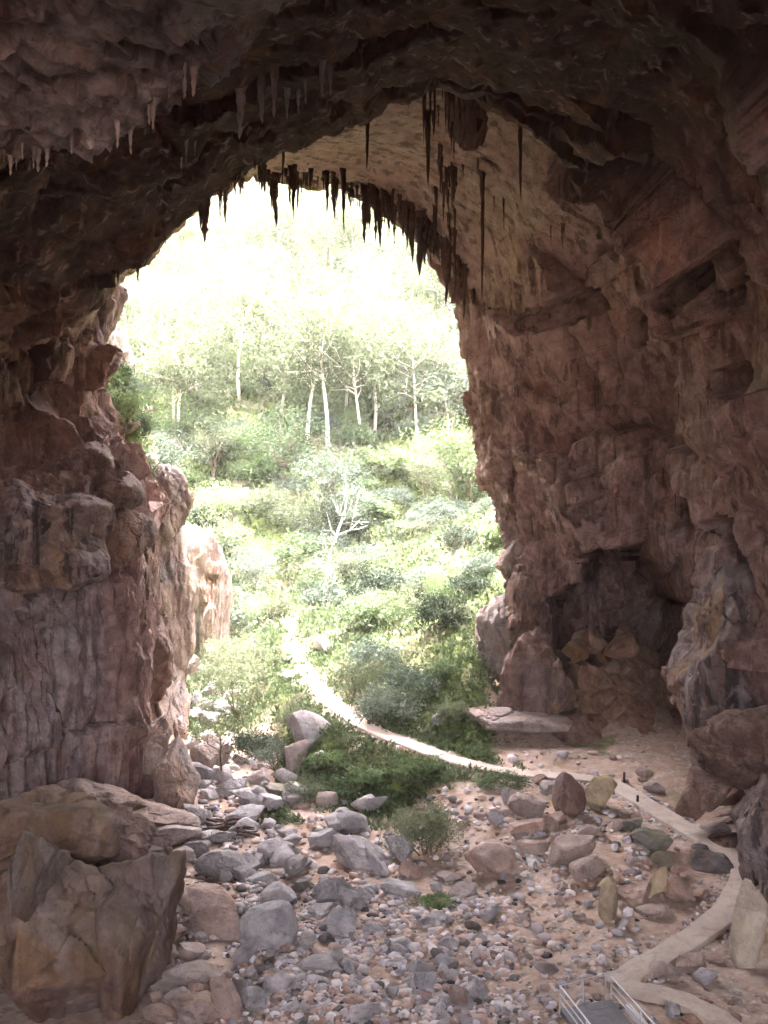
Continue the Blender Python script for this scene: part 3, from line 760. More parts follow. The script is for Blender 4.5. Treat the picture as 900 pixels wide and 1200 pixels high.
B(284, 957, 46, 28, G_, 'pale boulder behind the dead branches', seed=71)
B(271, 924, 40, 26, G_, 'grey slab with a shaded edge near the little tree', tilt=(0, -16, 0), seed=73)
B(292, 938, 48, 26, G_, 'long pale slab with a dark end, right of the little tree', tilt=(0, 12, 0), seed=75)
B(244, 932, 23, 15, G_, 'low white rock left of the grey slab near the little tree')
B(243, 885, 46, 40, P_, 'broad pale slab standing behind the little tree', seed=77, planes=8)
B(233, 907, 33, 28, G_, 'pale cut block in front of the broad slab by the little tree', seed=79, planes=8)
B(213, 890, 24, 22, D_, 'dark rock in the shade of the left cliff')
B(237, 958, 20, 20, G_, 'round pale stone left of the dead branches')
B(227, 984, 22, 15, P_, 'small pinkish stone below the white pointed boulder', sub=3)
B(260, 983, 34, 15, G_, 'low pale stone under the dead branches')
B(303, 912, 28, 22, P_, 'brown rock at the edge of the grass behind the long pale slab')
B(334, 912, 26, 22, G_, 'shaded grey rock at the foot of the bushes')
B(325, 928, 34, 22, MO, 'mossy dark rock below the bushes on the bank')
B(362, 868, 52, 46, G_, 'large pale boulder among the bushes below the path', seed=83, planes=9)
B(345, 890, 28, 44, P_, 'brown steep sided boulder left of the large boulder below the path', seed=85)
B(372, 895, 24, 22, G_, 'small pale block leaning on the large boulder below the path')
B(383, 938, 26, 22, P_, 'brown rock in the shade under the bank bushes')
B(377, 757, 24, 22, G_, 'pale rock on the right edge of the far path')
B(336, 793, 16, 14, G_, 'pale rock left of the far path')
B(513, 845, 14, 16, G_, 'small pale stone in the grass right of the path bend', sub=3)
B(511, 807, 12, 14, G_, 'pale stone on the grassy slope above the path bend', sub=3)
B(208, 780, 42, 30, P_, 'sunlit white boulder at the foot of the far left bank', seed=89)
B(205, 752, 30, 18, P_, 'brownish ledge rock behind the sunlit white boulder')
B(236, 785, 18, 12, G_, 'small pale rock right of the sunlit white boulder', sub=3)
B(222, 838, 24, 14, P_, 'flat reddish stone in the upper stream bed')
B(204, 845, 18, 14, G_, 'pale stone at the cliff foot in the upper stream bed', sub=3)
# right of the riverbed: the fallen blocks under the path
B(619, 949, 44, 36, P_, 'pale pink pointed block at the left of the fallen blocks', seed=91, planes=8, soft=.04)
B(668, 934, 38, 54, 'cave', 'tall dark brown upright block among the fallen blocks', seed=95, soft=.06, deep=.9)
B(707, 932, 46, 48, Y_, 'big yellowish flat topped block leaning by the path', seed=97, planes=7, soft=.035, tilt=(0, -28, 12))
B(619, 974, 44, 24, P_, 'flat brown slab with a raised edge under the pink pointed block', seed=99)
B(629, 998, 44, 20, P_, 'low half buried slab left of the flat topped block')
B(673, 998, 58, 36, P_, 'large flat topped pink block with a shaded front edge', seed=103, planes=8, soft=.035, up_flat=.5)
B(691, 1019, 40, 34, P_, 'rounded purplish boulder in front of the flat topped block', seed=105, soft=.12)
B(693, 974, 30, 18, P_, 'knobbly brown rock behind the flat topped block')
B(651, 962, 30, 20, P_, 'small pale rock at the foot of the tall brown block')
B(593, 934, 11, 19, G_, 'narrow grey upright stone on the bank left of the fallen blocks', sub=3)
B(634, 914, 20, 16, P_, 'reddish rock just below the path edge')
B(645, 925, 24, 20, P_, 'reddish broken block left of the tall brown block')
B(582, 958, 26, 22, G_, 'grey broken rock on the bank above the large faceted boulder')
B(724, 967, 16, 15, P_, 'small brown rock right of the fallen blocks', sub=3)
B(744, 968, 24, 20, MO, 'mossy grey rock left of the dark mossy boulder')
B(765, 987, 46, 34, MO, 'dark mossy boulder with a yellow green top, near the path', seed=111, soft=.05)
B(777, 1006, 28, 22, MO, 'smaller mossy rock in front of the dark mossy boulder')
B(742, 1009, 15, 15, P_, 'small pink stone left of the smaller mossy rock', sub=3)
B(823, 996, 24, 14, D_, 'small dark rock behind the long dark rock by the path', sub=3)
B(838, 1014, 50, 20, D_, 'long dark rock lying against the path bend', seed=117)
B(772, 1037, 22, 40, Y_, 'thin yellow slab standing on end amid the rocks', seed=119, planes=7, tilt=(0, 14, 0), deep=.5)
B(792, 1042, 40, 38, P_, 'split brown block right of the thin yellow slab', seed=121, planes=8)
B(820, 1048, 32, 18, P_, 'low pinkish rock near the inner edge of the path')
B(716, 1058, 26, 62, Y_, 'pale yellow ridge shaped slab beside the mossy puddle', seed=123, planes=8, deep=1.3)
B(713, 1040, 22, 24, Y_, 'pale block at the head of the yellow ridge slab')
B(748, 1050, 42, 34, P_, 'broken brown block right of the yellow ridge slab', seed=125)
B(743, 1043, 16, 20, P_, 'rounded upright stone on the broken brown block', sub=3)
B(768, 1070, 38, 18, P_, 'flat grey brown slab in front of the split block')
B(880, 1090, 36, 96, Y_, 'tall pointed yellow slab leaning against the right wall', seed=131, planes=8, soft=.03, tilt=(0, 6, 0), deep=.6, sub=5)
B(783, 1139, 34, 28, P_, 'brown jagged rock left between the two paths', seed=133)
B(812, 1130, 34, 30, P_, 'pinkish tilted rock between the two paths', tilt=(0, -20, 0), seed=135)
B(829, 1144, 30, 26, G_, 'grey rounded rock, the right one between the two paths', seed=137)
B(841, 1126, 20, 12, P_, 'small rock behind the grey rounded rock', sub=3)
B(790, 1185, 18, 20, G_, 'pale stone under the bridge rail', sub=3)
B(812, 1196, 24, 16, P_, 'brown stone below the narrow path', sub=3)
B(757, 905, 20, 14, P_, 'small reddish rock on the floor in front of the side cave', sub=3)
B(768, 924, 24, 16, P_, 'pinkish rock beyond the path, facing the side cave', sub=3)
B(843, 972, 34, 22, P_, 'rounded brown rock between the path and the right wall')
# slope of rubble on the left
B(199, 985, 62, 24, P_, 'long low sandy slab above the left rubble', seed=141, sub=4)
B(201, 1010, 54, 22, P_, 'rounded sandy rock below the long low slab', seed=143)
B(245, 1068, 112, 58, P_, 'long pinkish ledge of rock running down to the riverbed', seed=145, sub=5, rz=-32, deep=.5, rough=.07)
B(194, 1075, 30, 18, P_, 'small pink rock at the top of the left rubble', sub=3)
B(200, 1096, 32, 24, P_, 'orange tinted block in the left rubble', seed=147, planes=8)
B(228, 1083, 24, 30, P_, 'leaning pale rock against the long ledge')
B(219, 1115, 38, 28, P_, 'pair faced orange block in the left rubble', seed=149, planes=8)
B(192, 1120, 26, 30, P_, 'sandy block against the big shaded boulder')
B(176, 1060, 34, 24, P_, 'pink rock lodged beside the big shaded boulder', sub=3)
B(215, 1063, 18, 14, P_, 'tiny pink rock above the leaning pale rock', sub=3)
B(226, 1146, 70, 36, P_, 'broad sandy block in the lower left rubble', seed=151)
B(190, 1160, 38, 26, P_, 'purplish rock left of the broad sandy block', seed=153)
B(232, 1180, 72, 44, P_, 'wide pinkish block near the bottom edge of the rubble', seed=155)
B(263, 1176, 36, 62, P_, 'upright cream block beside the cobbles', seed=157, planes=8)
B(188, 1190, 52, 36, P_, 'brown block at the bottom of the left rubble', seed=159)
B(328, 1152, 40, 34, G_, 'rough grey rock amid the cobbles', seed=161)
B(374, 1130, 46, 28, G_, 'pale flat boulder at the edge of the cobble bed', seed=163)
B(538, 1170, 24, 30, P_, 'pinkish flat block amid the cobbles in the foreground', seed=165)
B(424, 1192, 44, 18, G_, 'long grey stone at the bottom edge amid cobbles', seed=167)
B(641, 1138, 32, 16, P_, 'long brownish stone on the gravel left of the bridge', seed=169)
# --- big masses
def mass(cx, cy, w, h, Y, depth, mat, label, seed, sub=6, rz=0, tilt=(0, 0, 0), name='rock_outcrop', cat='rock', amp=0.35, shift=0.5, flute=0.0, stepf=1.0, **kw):
    """A big mass of rock with its own relief; its visible front is at distance Y."""
    s = Y / FPX
    p, f = rock_np(seed, sub, rough=kw.pop('rough', 0.02), **kw)
    p = p * np.array((w * s, depth, h * s))
    Rm = np.array(Euler([math.radians(a) for a in (tilt[0], tilt[1], tilt[2] + rz)]).to_matrix()); p = p @ Rm.T
    c = np.array(unproj(cx, cy, Y + depth * shift))
    c[0] = (cx - 450) / FPX * Y; c[2] = CAMZ - (cy - 600) / FPX * Y
    q = p + c
    n = p / (np.linalg.norm(p, axis=1)[:, None] + 1e-9)
    wq = q + 0.4 * np.stack([fbm(q, 1.6, 3, off=o) for o in (2.0, 5.0, 8.0)], 1)
    a1, c1 = facets(wq, 2.0, .4, .4, off=seed * .37); a2, c2 = facets(wq, 0.75, .4, .35, off=seed * .21)
    hgt = amp * (fbm(q, 2.2, 4, off=seed) * 1.4 + a1 * 0.75 * stepf + a2 * 0.75 * stepf + ((c1 - 1) * .2 + (c2 - 1) * .12) * min(1, stepf * .8) + fbm(q, .45, 4, gain=.6) * .28)
    if flute: hgt = hgt + flute * fbm(q * np.array([1, 1, .1]), .7, 4, ridged=True, off=seed)
    q = p + n * hgt[:, None]
    return link(name, mesh_np(name, q, f, [M[mat]], sharp=50), loc=c, label=label, cat=cat)
# left foreground
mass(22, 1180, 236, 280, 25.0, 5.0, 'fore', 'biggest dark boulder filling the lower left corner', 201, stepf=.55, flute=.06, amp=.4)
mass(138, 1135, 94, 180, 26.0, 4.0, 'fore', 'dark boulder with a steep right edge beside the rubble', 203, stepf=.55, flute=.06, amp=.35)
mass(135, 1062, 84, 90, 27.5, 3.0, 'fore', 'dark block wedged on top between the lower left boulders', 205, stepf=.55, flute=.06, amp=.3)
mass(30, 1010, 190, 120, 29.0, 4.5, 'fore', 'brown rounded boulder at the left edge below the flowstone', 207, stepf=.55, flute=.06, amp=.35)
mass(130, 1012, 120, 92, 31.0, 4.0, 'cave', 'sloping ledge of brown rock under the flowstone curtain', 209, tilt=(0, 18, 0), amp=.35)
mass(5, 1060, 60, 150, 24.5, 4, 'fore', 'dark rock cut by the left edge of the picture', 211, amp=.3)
mass(105, 950, 120, 50, 40.0, 4.0, 'pale', 'low pale ledge at the foot of the grey flowstone', 213, tilt=(0, 8, 0), amp=.3)
mass(180, 975, 90, 34, 41.0, 3.0, 'pale', 'cream slab leading from the ledge down to the riverbed', 215, tilt=(0, 12, 0), amp=.25)
mass(196, 932, 58, 112, 45.0, 3.0, 'pale', 'white pointed boulder leaning at the foot of the left cliff', 218, amp=.25, planes=11)
mass(135, 880, 60, 90, 44.0, 4.0, 'cave', 'brown overhanging block at the foot of the flowstone', 219, amp=.35)
mass(172, 880, 36, 70, 46.0, 3.0, 'pale', 'yellow stained block behind the white pointed boulder', 221, amp=.3)
# left ledge
mass(24, 610, 140, 130, 40.0, 6.0, 'flow', 'big dark bulging rock on the left ledge', 224, amp=.6, soft=.06, stepf=.5, rough=.05, planes=10)
mass(72, 648, 80, 96, 41.0, 4.0, 'flow', 'dark overhanging lobe under the big bulging rock', 222, amp=.5, soft=.08, stepf=.5, planes=9)
mass(14, 672, 70, 50, 40.0, 4.0, 'cave', 'dark shelf of rock at the left edge below the bulging rock', 221, amp=.4, soft=.08)
mass(96, 545, 62, 62, 45.5, 3.2, 'cave', 'round topped rock standing on the left ledge', 225, amp=.18, soft=.2, stepf=.3)
mass(128, 578, 60, 60, 45.5, 3.4, 'cave', 'rounded dark rock drooping over the ledge edge', 227, amp=.2, soft=.18, stepf=.3)
mass(70, 570, 50, 44, 43.5, 3.0, 'cave', 'reddish rock between the bulging rock and the round topped rock', 229, amp=.2, soft=.14, stepf=.4)
mass(142, 628, 62, 70, 45.5, 3.4, 'cave', 'knobbly brown rock below the drooping rock', 231, amp=.28, soft=.14)
mass(183, 588, 66, 96, 57.5, 5, 'pale', 'orange brown rock head at the outer end of the left ledge', 233, amp=.3, soft=.12)
mass(112, 655, 60, 80, 45.0, 3.0, 'cave', 'rough reddish rock under the ledge', 235, amp=.35)
mass(166, 780, 50, 120, 52.5, 4.0, 'cave', 'dark angular block halfway down the left cliff', 237, amp=.3, planes=8)
mass(186, 700, 62, 200, 58.5, 5.0, 'pale', 'pale scarred rock face above the dark angular block', 239, amp=.4, flute=.2)
mass(180, 860, 50, 190, 56.0, 5.0, 'pale', 'lower pale face of the left cliff at the stream bed', 240, amp=.4, flute=.2)
mass(152, 700, 40, 150, 50.0, 3.0, 'cave', 'reddish shoulder between the shaded and the pale face of the left cliff', 242, amp=.4, flute=.2)
# outside on the left: cliffs and scree
mass(226, 700, 60, 170, 84.0, 6, 'pale', 'white cliff standing beyond the left ledge', 301, amp=.4, flute=.3)
mass(245, 700, 36, 165, 82.5, 5, 'pale', 'dark streaked cliff edge beside the white cliff', 303, amp=.4, flute=.3)
mass(208, 715, 26, 120, 75.0, 3, 'rubble', 'orange cliff foot seen just past the left cliff', 305, amp=.35)
mass(136, 410, 26, 60, 66.0, 3, 'pale', 'pale rock stub standing outside by the left edge of the mouth', 307, amp=.3, sub=5)
mass(285, 590, 60, 34, 118.0, 5, 'pale', 'pale rocky outcrop in the bushes of the left slope', 309, amp=.6, sub=5)
mass(320, 600, 44, 30, 122.0, 5, 'pale', 'broken pale outcrop right of the rocky outcrop in the bushes', 311, amp=.6, sub=5)
for i, (cx, cy, w_, h_, lb) in enumerate(((143, 505, 22, 12, 'flat pale rock on the scree above the left ledge'), (150, 517, 26, 14, 'tilted pale slab on the scree above the left ledge'), (166, 482, 22, 14, 'dark edged rock near the top of the scree'),
        (128, 500, 26, 30, 'pinkish rock at the left of the scree'), (150, 545, 22, 16, 'grey rock low on the scree above the ledge'), (120, 530, 26, 24, 'ochre rock under the scree at the cave edge'), (196, 532, 30, 18, 'reddish rock at the outer lip of the ledge'), (172, 540, 22, 14, 'brown stone half buried on the ledge top'))):
    B(cx, cy, w_, h_, P_, lb, seed=313 + i)
# rocks right of the mouth
mass(612, 655, 50, 100, 57.0, 4, 'pale', 'upper pale block stacked beside the mouth', 241, amp=.35, planes=9)
mass(626, 670, 58, 80, 56.5, 4, 'cave', 'ochre block right behind the upper pale block', 243, amp=.35)
mass(597, 752, 78, 112, 55.0, 4.5, 'pale', 'large overhanging pale block at the right of the mouth', 245, amp=.35, planes=9, tilt=(0, 10, 0))
mass(622, 725, 66, 120, 54.5, 4, 'cave', 'brown block stacked behind the overhanging pale block', 247, amp=.35, planes=9)
mass(625, 815, 76, 130, 51.0, 4, 'cave', 'fluted buttress standing between the mouth and the side cave', 249, amp=.3, flute=.22)
mass(610, 800, 110, 190, 58.5, 4, 'cave', 'dark rock base behind the stacked blocks of the mouth', 291, amp=.3)
mass(655, 832, 52, 110, 51.0, 4, 'cave', 'reddish pillar at the left jamb of the side cave', 251, amp=.3, flute=.2)
mass(610, 855, 124, 30, 49.5, 4, 'pale', 'flat jutting ledge below the stacked blocks', 253, amp=.25)
mass(615, 888, 140, 34, 49.8, 4, 'cave', 'shadowed rock foot under the jutting ledge', 255, amp=.3)
mass(680, 865, 60, 60, 49.8, 3.5, 'cave', 'brown rock at the left corner of the side cave', 257, amp=.3)
# rubble inside the side cave
mass(745, 850, 92, 96, 51.5, 4, 'rubble', 'big ochre boulder in the mouth of the side cave', 259, amp=.25, planes=8, soft=.05, tilt=(0, -18, 0))
mass(760, 800, 84, 70, 54.0, 4, 'rubble', 'broad reddish block behind the ochre boulder', 261, amp=.3, planes=9)
mass(792, 835, 46, 100, 53.0, 3, 'rubble', 'smooth brown rock at the right side of the side cave', 263, amp=.3)
mass(731, 760, 40, 28, 53.5, 2, 'rubble', 'pale reddish block perched on the rubble in the side cave', 265, amp=.15, planes=8, sub=5)
mass(700, 755, 30, 34, 54.0, 2, 'rubble', 'dark block at the back left of the side cave', 267, amp=.15, sub=5)
mass(690, 800, 34, 40, 53.0, 2, 'rubble', 'brown block low at the left of the side cave rubble', 269, amp=.2, sub=5)
mass(711, 798, 26, 24, 52.5, 1.6, 'rubble', 'small rounded block between the side cave blocks', 271, amp=.15, sub=5)
mass(715, 830, 40, 40, 52.3, 2, 'rubble', 'ochre stone under the big boulder of the side cave', 275, amp=.2, sub=5)
# lower right wall mass
mass(928, 755, 200, 250, 38.5, 6, 'flow', 'grey ridged rock mass bulging from the right wall', 277, amp=.5, tilt=(0, 14, 0), stepf=.8)
mass(852, 850, 84, 150, 38.5, 4, 'flow', 'knobbly grey rock at the left foot of the ridged mass', 279, amp=.5)
mass(902, 895, 120, 120, 35.5, 5, 'cave', 'pinkish rounded rock bulging above the path bend', 281, amp=.45)
mass(934, 985, 90, 140, 34.0, 4, 'flow', 'purplish rock hanging over the path at the right edge', 283, amp=.4)
mass(945, 1060, 80, 160, 31.0, 4, 'flow', 'dark grey rock foot behind the pointed yellow slab', 285, amp=.35)
mass(838, 945, 60, 60, 37.5, 3, 'cave', 'reddish undercut rock beside the path', 289, amp=.3)
print('rocks', N_ROCK[0], round(time.time() - T0, 1))
# --- cobbles of the dry stream: the larger ones one by one, the gravel as one
rs = np.random.RandomState(3)
COB = {k: [rock_mesh('cobble', 900 + 31 * i + q, (1, .82, .62), M[mt], sub=3, soft=.05, rough=.04) for q in range(6)] for i, (k, mt) in enumerate((('g', G_), ('p', P_), ('d', D_)))}
COB['d'] = COB['d'] + [c for c in COB['g'][:2]]
def cobbles(n, px0, px1, py0, py1, smin, smax, mix_, label, group, test=None):
    k = 0; tries = 0
    while k < n and tries < n * 30:
        tries += 1
        px, py = rs.uniform(px0, px1), rs.uniform(py0, py1)
        if test and not test(px, py): continue
        x, y, z = hit_ground(px, py)
        if y > 95: continue
        if min(math.hypot(x - q[0], y - q[1]) for q in PATH[::3]) < 0.9 and py < 1150: continue
        kind = rs.choice(list('gpd'), p=mix_)
        me = COB[kind][rs.randint(len(COB[kind]))]
        sz = (smin + (smax - smin) * rs.uniform() ** 2.2) * y / FPX
        o = link('cobble', me, loc=(x, y, z + sz * .16), label=label, cat='stone', group=group)
        o.scale = (sz, sz * rs.uniform(.75, 1.1), sz * rs.uniform(.75, 1.2))
        o.rotation_euler = (rs.uniform(-.3, .3), rs.uniform(-.3, .3), rs.uniform(0, 6.28)); k += 1
cobbles(135, 268, 560, 1072, 1205, 9, 24, (.62, .22, .16), 'grey rounded cobble in the dense cobble bed at the bottom', 'cobbles of the dense cobble bed', lambda a, b: b > 1072 + max(0, (400 - a)) * .3 and not (a < 300 and b < 1125))
cobbles(55, 520, 720, 1060, 1200, 7, 18, (.3, .62, .08), 'pinkish stone scattered on the gravel floor right of the cobble bed', 'stones scattered on the gravel floor', lambda a, b: not (a > 640 and b > 1140))
cobbles(45, 225, 420, 930, 1075, 7, 17, (.7, .2, .1), 'pale stone between the boulders of the riverbed', 'stones between the riverbed boulders')
cobbles(24, 745, 900, 1085, 1200, 8, 18, (.15, .75, .1), 'brown stone on the bare floor beside the narrow path', 'stones beside the narrow path', lambda a, b: b > 1235 - (a - 700) * .7)
cobbles(30, 590, 860, 945, 1090, 6, 16, (.25, .65, .1), 'small brown stone among the fallen blocks under the path', 'stones among the fallen blocks')
ANG = [rock_mesh('cobble', 1500 + q, (1, .85, .7), M[P_], sub=4, soft=.02, rough=.04, planes=10) for q in range(8)]
COB['a'] = ANG
ANGG = [rock_mesh('cobble', 1560 + q, (1, .85, .66), M[G_], sub=4, soft=.025, rough=.04, planes=11) for q in range(8)]
def angular(n, px0, px1, py0, py1, smin, smax, label, group, test=None, meshes=None):
    k = 0
    while k < n:
        px, py = rs.uniform(px0, px1), rs.uniform(py0, py1)
        if test and not test(px, py): continue
        x, y, z = hit_ground(px, py); sz = (smin + (smax - smin) * rs.uniform() ** 2) * y / FPX
        o = link('rubble_block', (meshes or ANG)[rs.randint(8)], loc=(x, y, z + sz * .2), label=label, cat='rock', group=group)
        o.scale = (sz, sz * rs.uniform(.7, 1.1), sz * rs.uniform(.8, 1.2)); o.rotation_euler = (rs.uniform(-.6, .6), rs.uniform(-.6, .6), rs.uniform(0, 6.28)); k += 1
angular(58, 165, 275, 1005, 1205, 12, 38, 'angular sandy block in the rubble slope at the lower left', 'blocks of the lower left rubble', lambda a, b: a < 200 + (b - 1000) * .42)
angular(46, 590, 840, 940, 1085, 9, 24, 'angular brown block among the fallen rocks under the path', 'angular blocks under the path', lambda a, b: b > 930 + max(0, (a - 700)) * .55 and a < 860 - max(0, b - 1040) * 1.2)
angular(95, 225, 600, 925, 1195, 12, 46, 'angular grey rock among the boulders of the dry riverbed', 'angular rocks of the dry riverbed', lambda a, b: a > 225 + max(0, b - 1040) * .35 and not (a > 450 and b < 1040), ANGG)
angular(56, 195, 335, 765, 935, 9, 34, 'angular pale rock in the gully up from the riverbed', 'angular rocks of the gully', lambda a, b: abs(a - (215 + (b - 760) * .35)) < 46, ANGG)
RB = [rock_mesh('cobble', 1600 + q, (1, .85, .72), M['rubble'], sub=4, soft=.025, rough=.04, planes=10) for q in range(6)]
mass(738, 838, 120, 100, 54.5, 4, 'rubble', 'sloping base of the rubble heap in the side cave', 293, amp=.5)
for i in range(62):
    y_ = 51.0 + 6.5 * rs.uniform(); x_ = rs.uniform(9.6, 13.8) + .15 * (y_ - 51); sz = rs.uniform(.6, 1.7)
    o = link('rubble_block', RB[rs.randint(6)], loc=(x_, y_, .9 + (y_ - 51) * .72 + rs.uniform(0, .4)), label='ochre block in the heap inside the side cave', cat='rock', group='blocks heaped inside the side cave')
    o.scale = (sz, sz * rs.uniform(.7, 1.1), sz * rs.uniform(.7, 1.1)); o.rotation_euler = (rs.uniform(-.6, .6), rs.uniform(-.6, .6), rs.uniform(0, 6.28))
cobbles(20, 195, 290, 770, 900, 6, 14, (.7, .25, .05), 'pale stone in the upper stream bed outside the cave', 'stones in the upper stream bed')
print('cobbles', round(time.time() - T0, 1))
def gravel(n, mat_list, seed):
    r = np.random.RandomState(seed)
    v0, f0 = ico(2)
    px = r.uniform(180, 760, n * 4); py = r.uniform(880, 1215, n * 4)
    dens = np.where((px > 270) & (px < 600) & (py > 1050), 1.0, 0.26) * np.where((px > 560) & (py < 935), .15, 1) * np.where((px > 640) & (py < 1110) & (py > 1030), .35, 1) * (0.5 + 1.6 * fbm(np.stack([px / 40, py / 25, 0 * px], 1), 1.0, 3))
    keep = r.uniform(size=n * 4) < np.clip(dens, 0.02, 1); px, py = px[keep][:n], py[keep][:n]
    # onto the ground: solve along the sight line on a fine table
    Y = np.linspace(18, 75, 500)
    x = np.zeros(len(px)); y = np.zeros(len(px))
    X = (px[:, None] - 450) / FPX * Y[None]; Z = CAMZ - (py[:, None] - 600) / FPX * Y[None]
    Gz = zground_n(X.ravel(), np.broadcast_to(Y[None], X.shape).ravel()).reshape(X.shape)
    k = np.argmax(Gz >= Z, axis=1); ok = k > 0
    idx = np.arange(len(px)); x = X[idx, k]; y = Y[k]; z = Gz[idx, k]
    pd, _ = path_dist(x, y); ok &= pd > .75; ok &= green_mask(x, y) < .3
    pk = r.randint(8, len(PATH) - 2, 1500); tt = PATH[pk + 1, :2] - PATH[pk, :2]; tt /= np.linalg.norm(tt, axis=1)[:, None]
    off = r.choice((-1, 1), 1500) * (.50 + .35 * r.uniform(size=1500) ** 2)
    ex = PATH[pk, 0] - tt[:, 1] * off + r.normal(0, .12, 1500); ey = PATH[pk, 1] + tt[:, 0] * off + r.normal(0, .12, 1500)
    x = np.concatenate([x[ok], ex]); y = np.concatenate([y[ok], ey]); m = len(x)
    x = x + r.normal(0, .03, m); y = y + r.normal(0, .08, m); z = zground_n(x, y)
    sz = (4.0 + 10 * r.uniform(size=m) ** 2.5) * y / FPX / 2; sz[-1500:] *= .55
    base = [rock_np(5000 + i, 2, planes=10, soft=.04, rough=.05)[0] * 2 for i in range(10)]
    V = np.zeros((m, len(v0), 3))
    kind = r.randint(0, 10, m); a = r.uniform(0, 6.28, m)
    sx = sz * r.uniform(.7, 1.4, m); sy = sz * r.uniform(.7, 1.2, m); szz = sz * r.uniform(.5, .85, m)
    for i in range(10):
        s = kind == i; q = base[i]
        X = q[None, :, 0] * sx[s][:, None]; Yv = q[None, :, 1] * sy[s][:, None]
        V[s, :, 0] = X * np.cos(a[s])[:, None] - Yv * np.sin(a[s])[:, None] + x[s][:, None]
        V[s, :, 1] = X * np.sin(a[s])[:, None] + Yv * np.cos(a[s])[:, None] + y[s][:, None]
        V[s, :, 2] = q[None, :, 2] * szz[s][:, None] + z[s][:, None] + szz[s][:, None] * .35
    F = (f0[None] + (np.arange(m) * len(v0))[:, None, None]).reshape(-1, 3)
    mi = np.repeat(r.choice(3, m, p=(.5, .4, .1)), len(f0))
    return mesh_np('gravel', V.reshape(-1, 3), F, mat_list, mat_idx=mi)
def pebble_mat(name, a, b, c):
    m = bpy.data.materials.new(name); nt, N, L = nodes_of(m)
    out = N.new('ShaderNodeOutputMaterial'); bs = N.new('ShaderNodeBsdfPrincipled'); L.new(bs.outputs[0], out.inputs[0])
    g = N.new('ShaderNodeNewGeometry')
    x = math_n(N, L, 'ADD', math_n(N, L, 'MULTIPLY', g.outputs['Random Per Island'], .7), math_n(N, L, 'MULTIPLY', noise(N, L, g.outputs['Position'], 7, 5, .7), .3))
    L.new(ramp(N, L, x, [(.2, a), (.5, b), (.85, c)]), bs.inputs['Base Color']); bs.inputs['Roughness'].default_value = .85
    return m
PM = [pebble_mat('pebble_grey', (.24, .21, .215), (.44, .40, .40), (.64, .60, .585)), pebble_mat('pebble_pink', (.24, .16, .13), (.43, .31, .25), (.58, .46, .38)), pebble_mat('pebble_dark', (.05, .045, .045), (.10, .09, .09), (.18, .16, .15))]
link('gravel', gravel(8000, PM, 4), label='grey and pinkish pebbles strewn over the dry riverbed', cat='gravel', kind='stuff')
print('gravel', round(time.time() - T0, 1))
# ------------------------------------------------------------------ plants
def leaves_np(r, cent, spread, n, size, up=0.3, asp=0.45, droop=0.0):
    """n leaf blades round the clump centres: each a narrow four-cornered blade."""
    k = r.randint(0, len(cent), n)
    p = cent[k] + r.normal(size=(n, 3)) * spread[k][:, None] * np.array([1, 1, .75])
    d = r.normal(size=(n, 3)); d[:, 2] += up - droop; d /= np.linalg.norm(d, axis=1)[:, None]
    s = np.cross(d, r.normal(size=(n, 3))); s /= np.linalg.norm(s, axis=1)[:, None]
    L = size * r.uniform(.6, 1.4, n)[:, None]; W = L * asp
    v = np.stack([p, p + d * L * .5 + s * W * .5, p + d * L, p + d * L * .5 - s * W * .5], 1).reshape(-1, 3)
    f = np.arange(n * 4).reshape(-1, 4)
    return v, f
def crown_centres(r, n, shape=(1, 1, .8), base=0.0, shell=.55, flat_bottom=True):
    d = r.normal(size=(n, 3)); d /= np.linalg.norm(d, axis=1)[:, None]
    if flat_bottom: d[:, 2] = np.where(d[:, 2] < -.25, -d[:, 2] * .6, d[:, 2])
    rad = shell + (1 - shell) * r.uniform(size=n) ** .7
    rad = rad * (1 + .22 * fbm(d * 1.0 + r.uniform(-9, 9), .7, 2))
    return d * rad[:, None] * np.array(shape) + np.array([0, 0, base])
def bush_meshes(seed, mat, n=2600, clumps=46, size=.13, spread=.13, shape=(1, 1, .8), asp=.4, up=.35, shell=.5, stems=6):
    """Foliage about 1 m in radius standing on z = 0, and the stems under it."""
    r = np.random.RandomState(seed)
    c = crown_centres(r, clumps, shape, base=shape[2] * .55, shell=shell)
    c[:, 2] = np.maximum(c[:, 2], .08)
    v, f = leaves_np(r, c, spread * r.uniform(.6, 1.5, clumps), n, size, up, asp)
    v[:, 2] = np.maximum(v[:, 2], 0.0)
    fo = mesh_np('foliage', v, f, [M[mat]], smooth=False)
    g = Geo()
    for i in r.choice(clumps, min(stems + 6, clumps), replace=False):
        e = c[i]; b = np.array([r.normal() * .08, r.normal() * .08, -.1])
        m = b * .5 + e * .5 + np.array([0, 0, -.12]) + r.normal(size=3) * .05
        g.tube([b, m, e], [.03, .02, .008], 5)
    return fo, g.mesh('stem', [M['twig']])
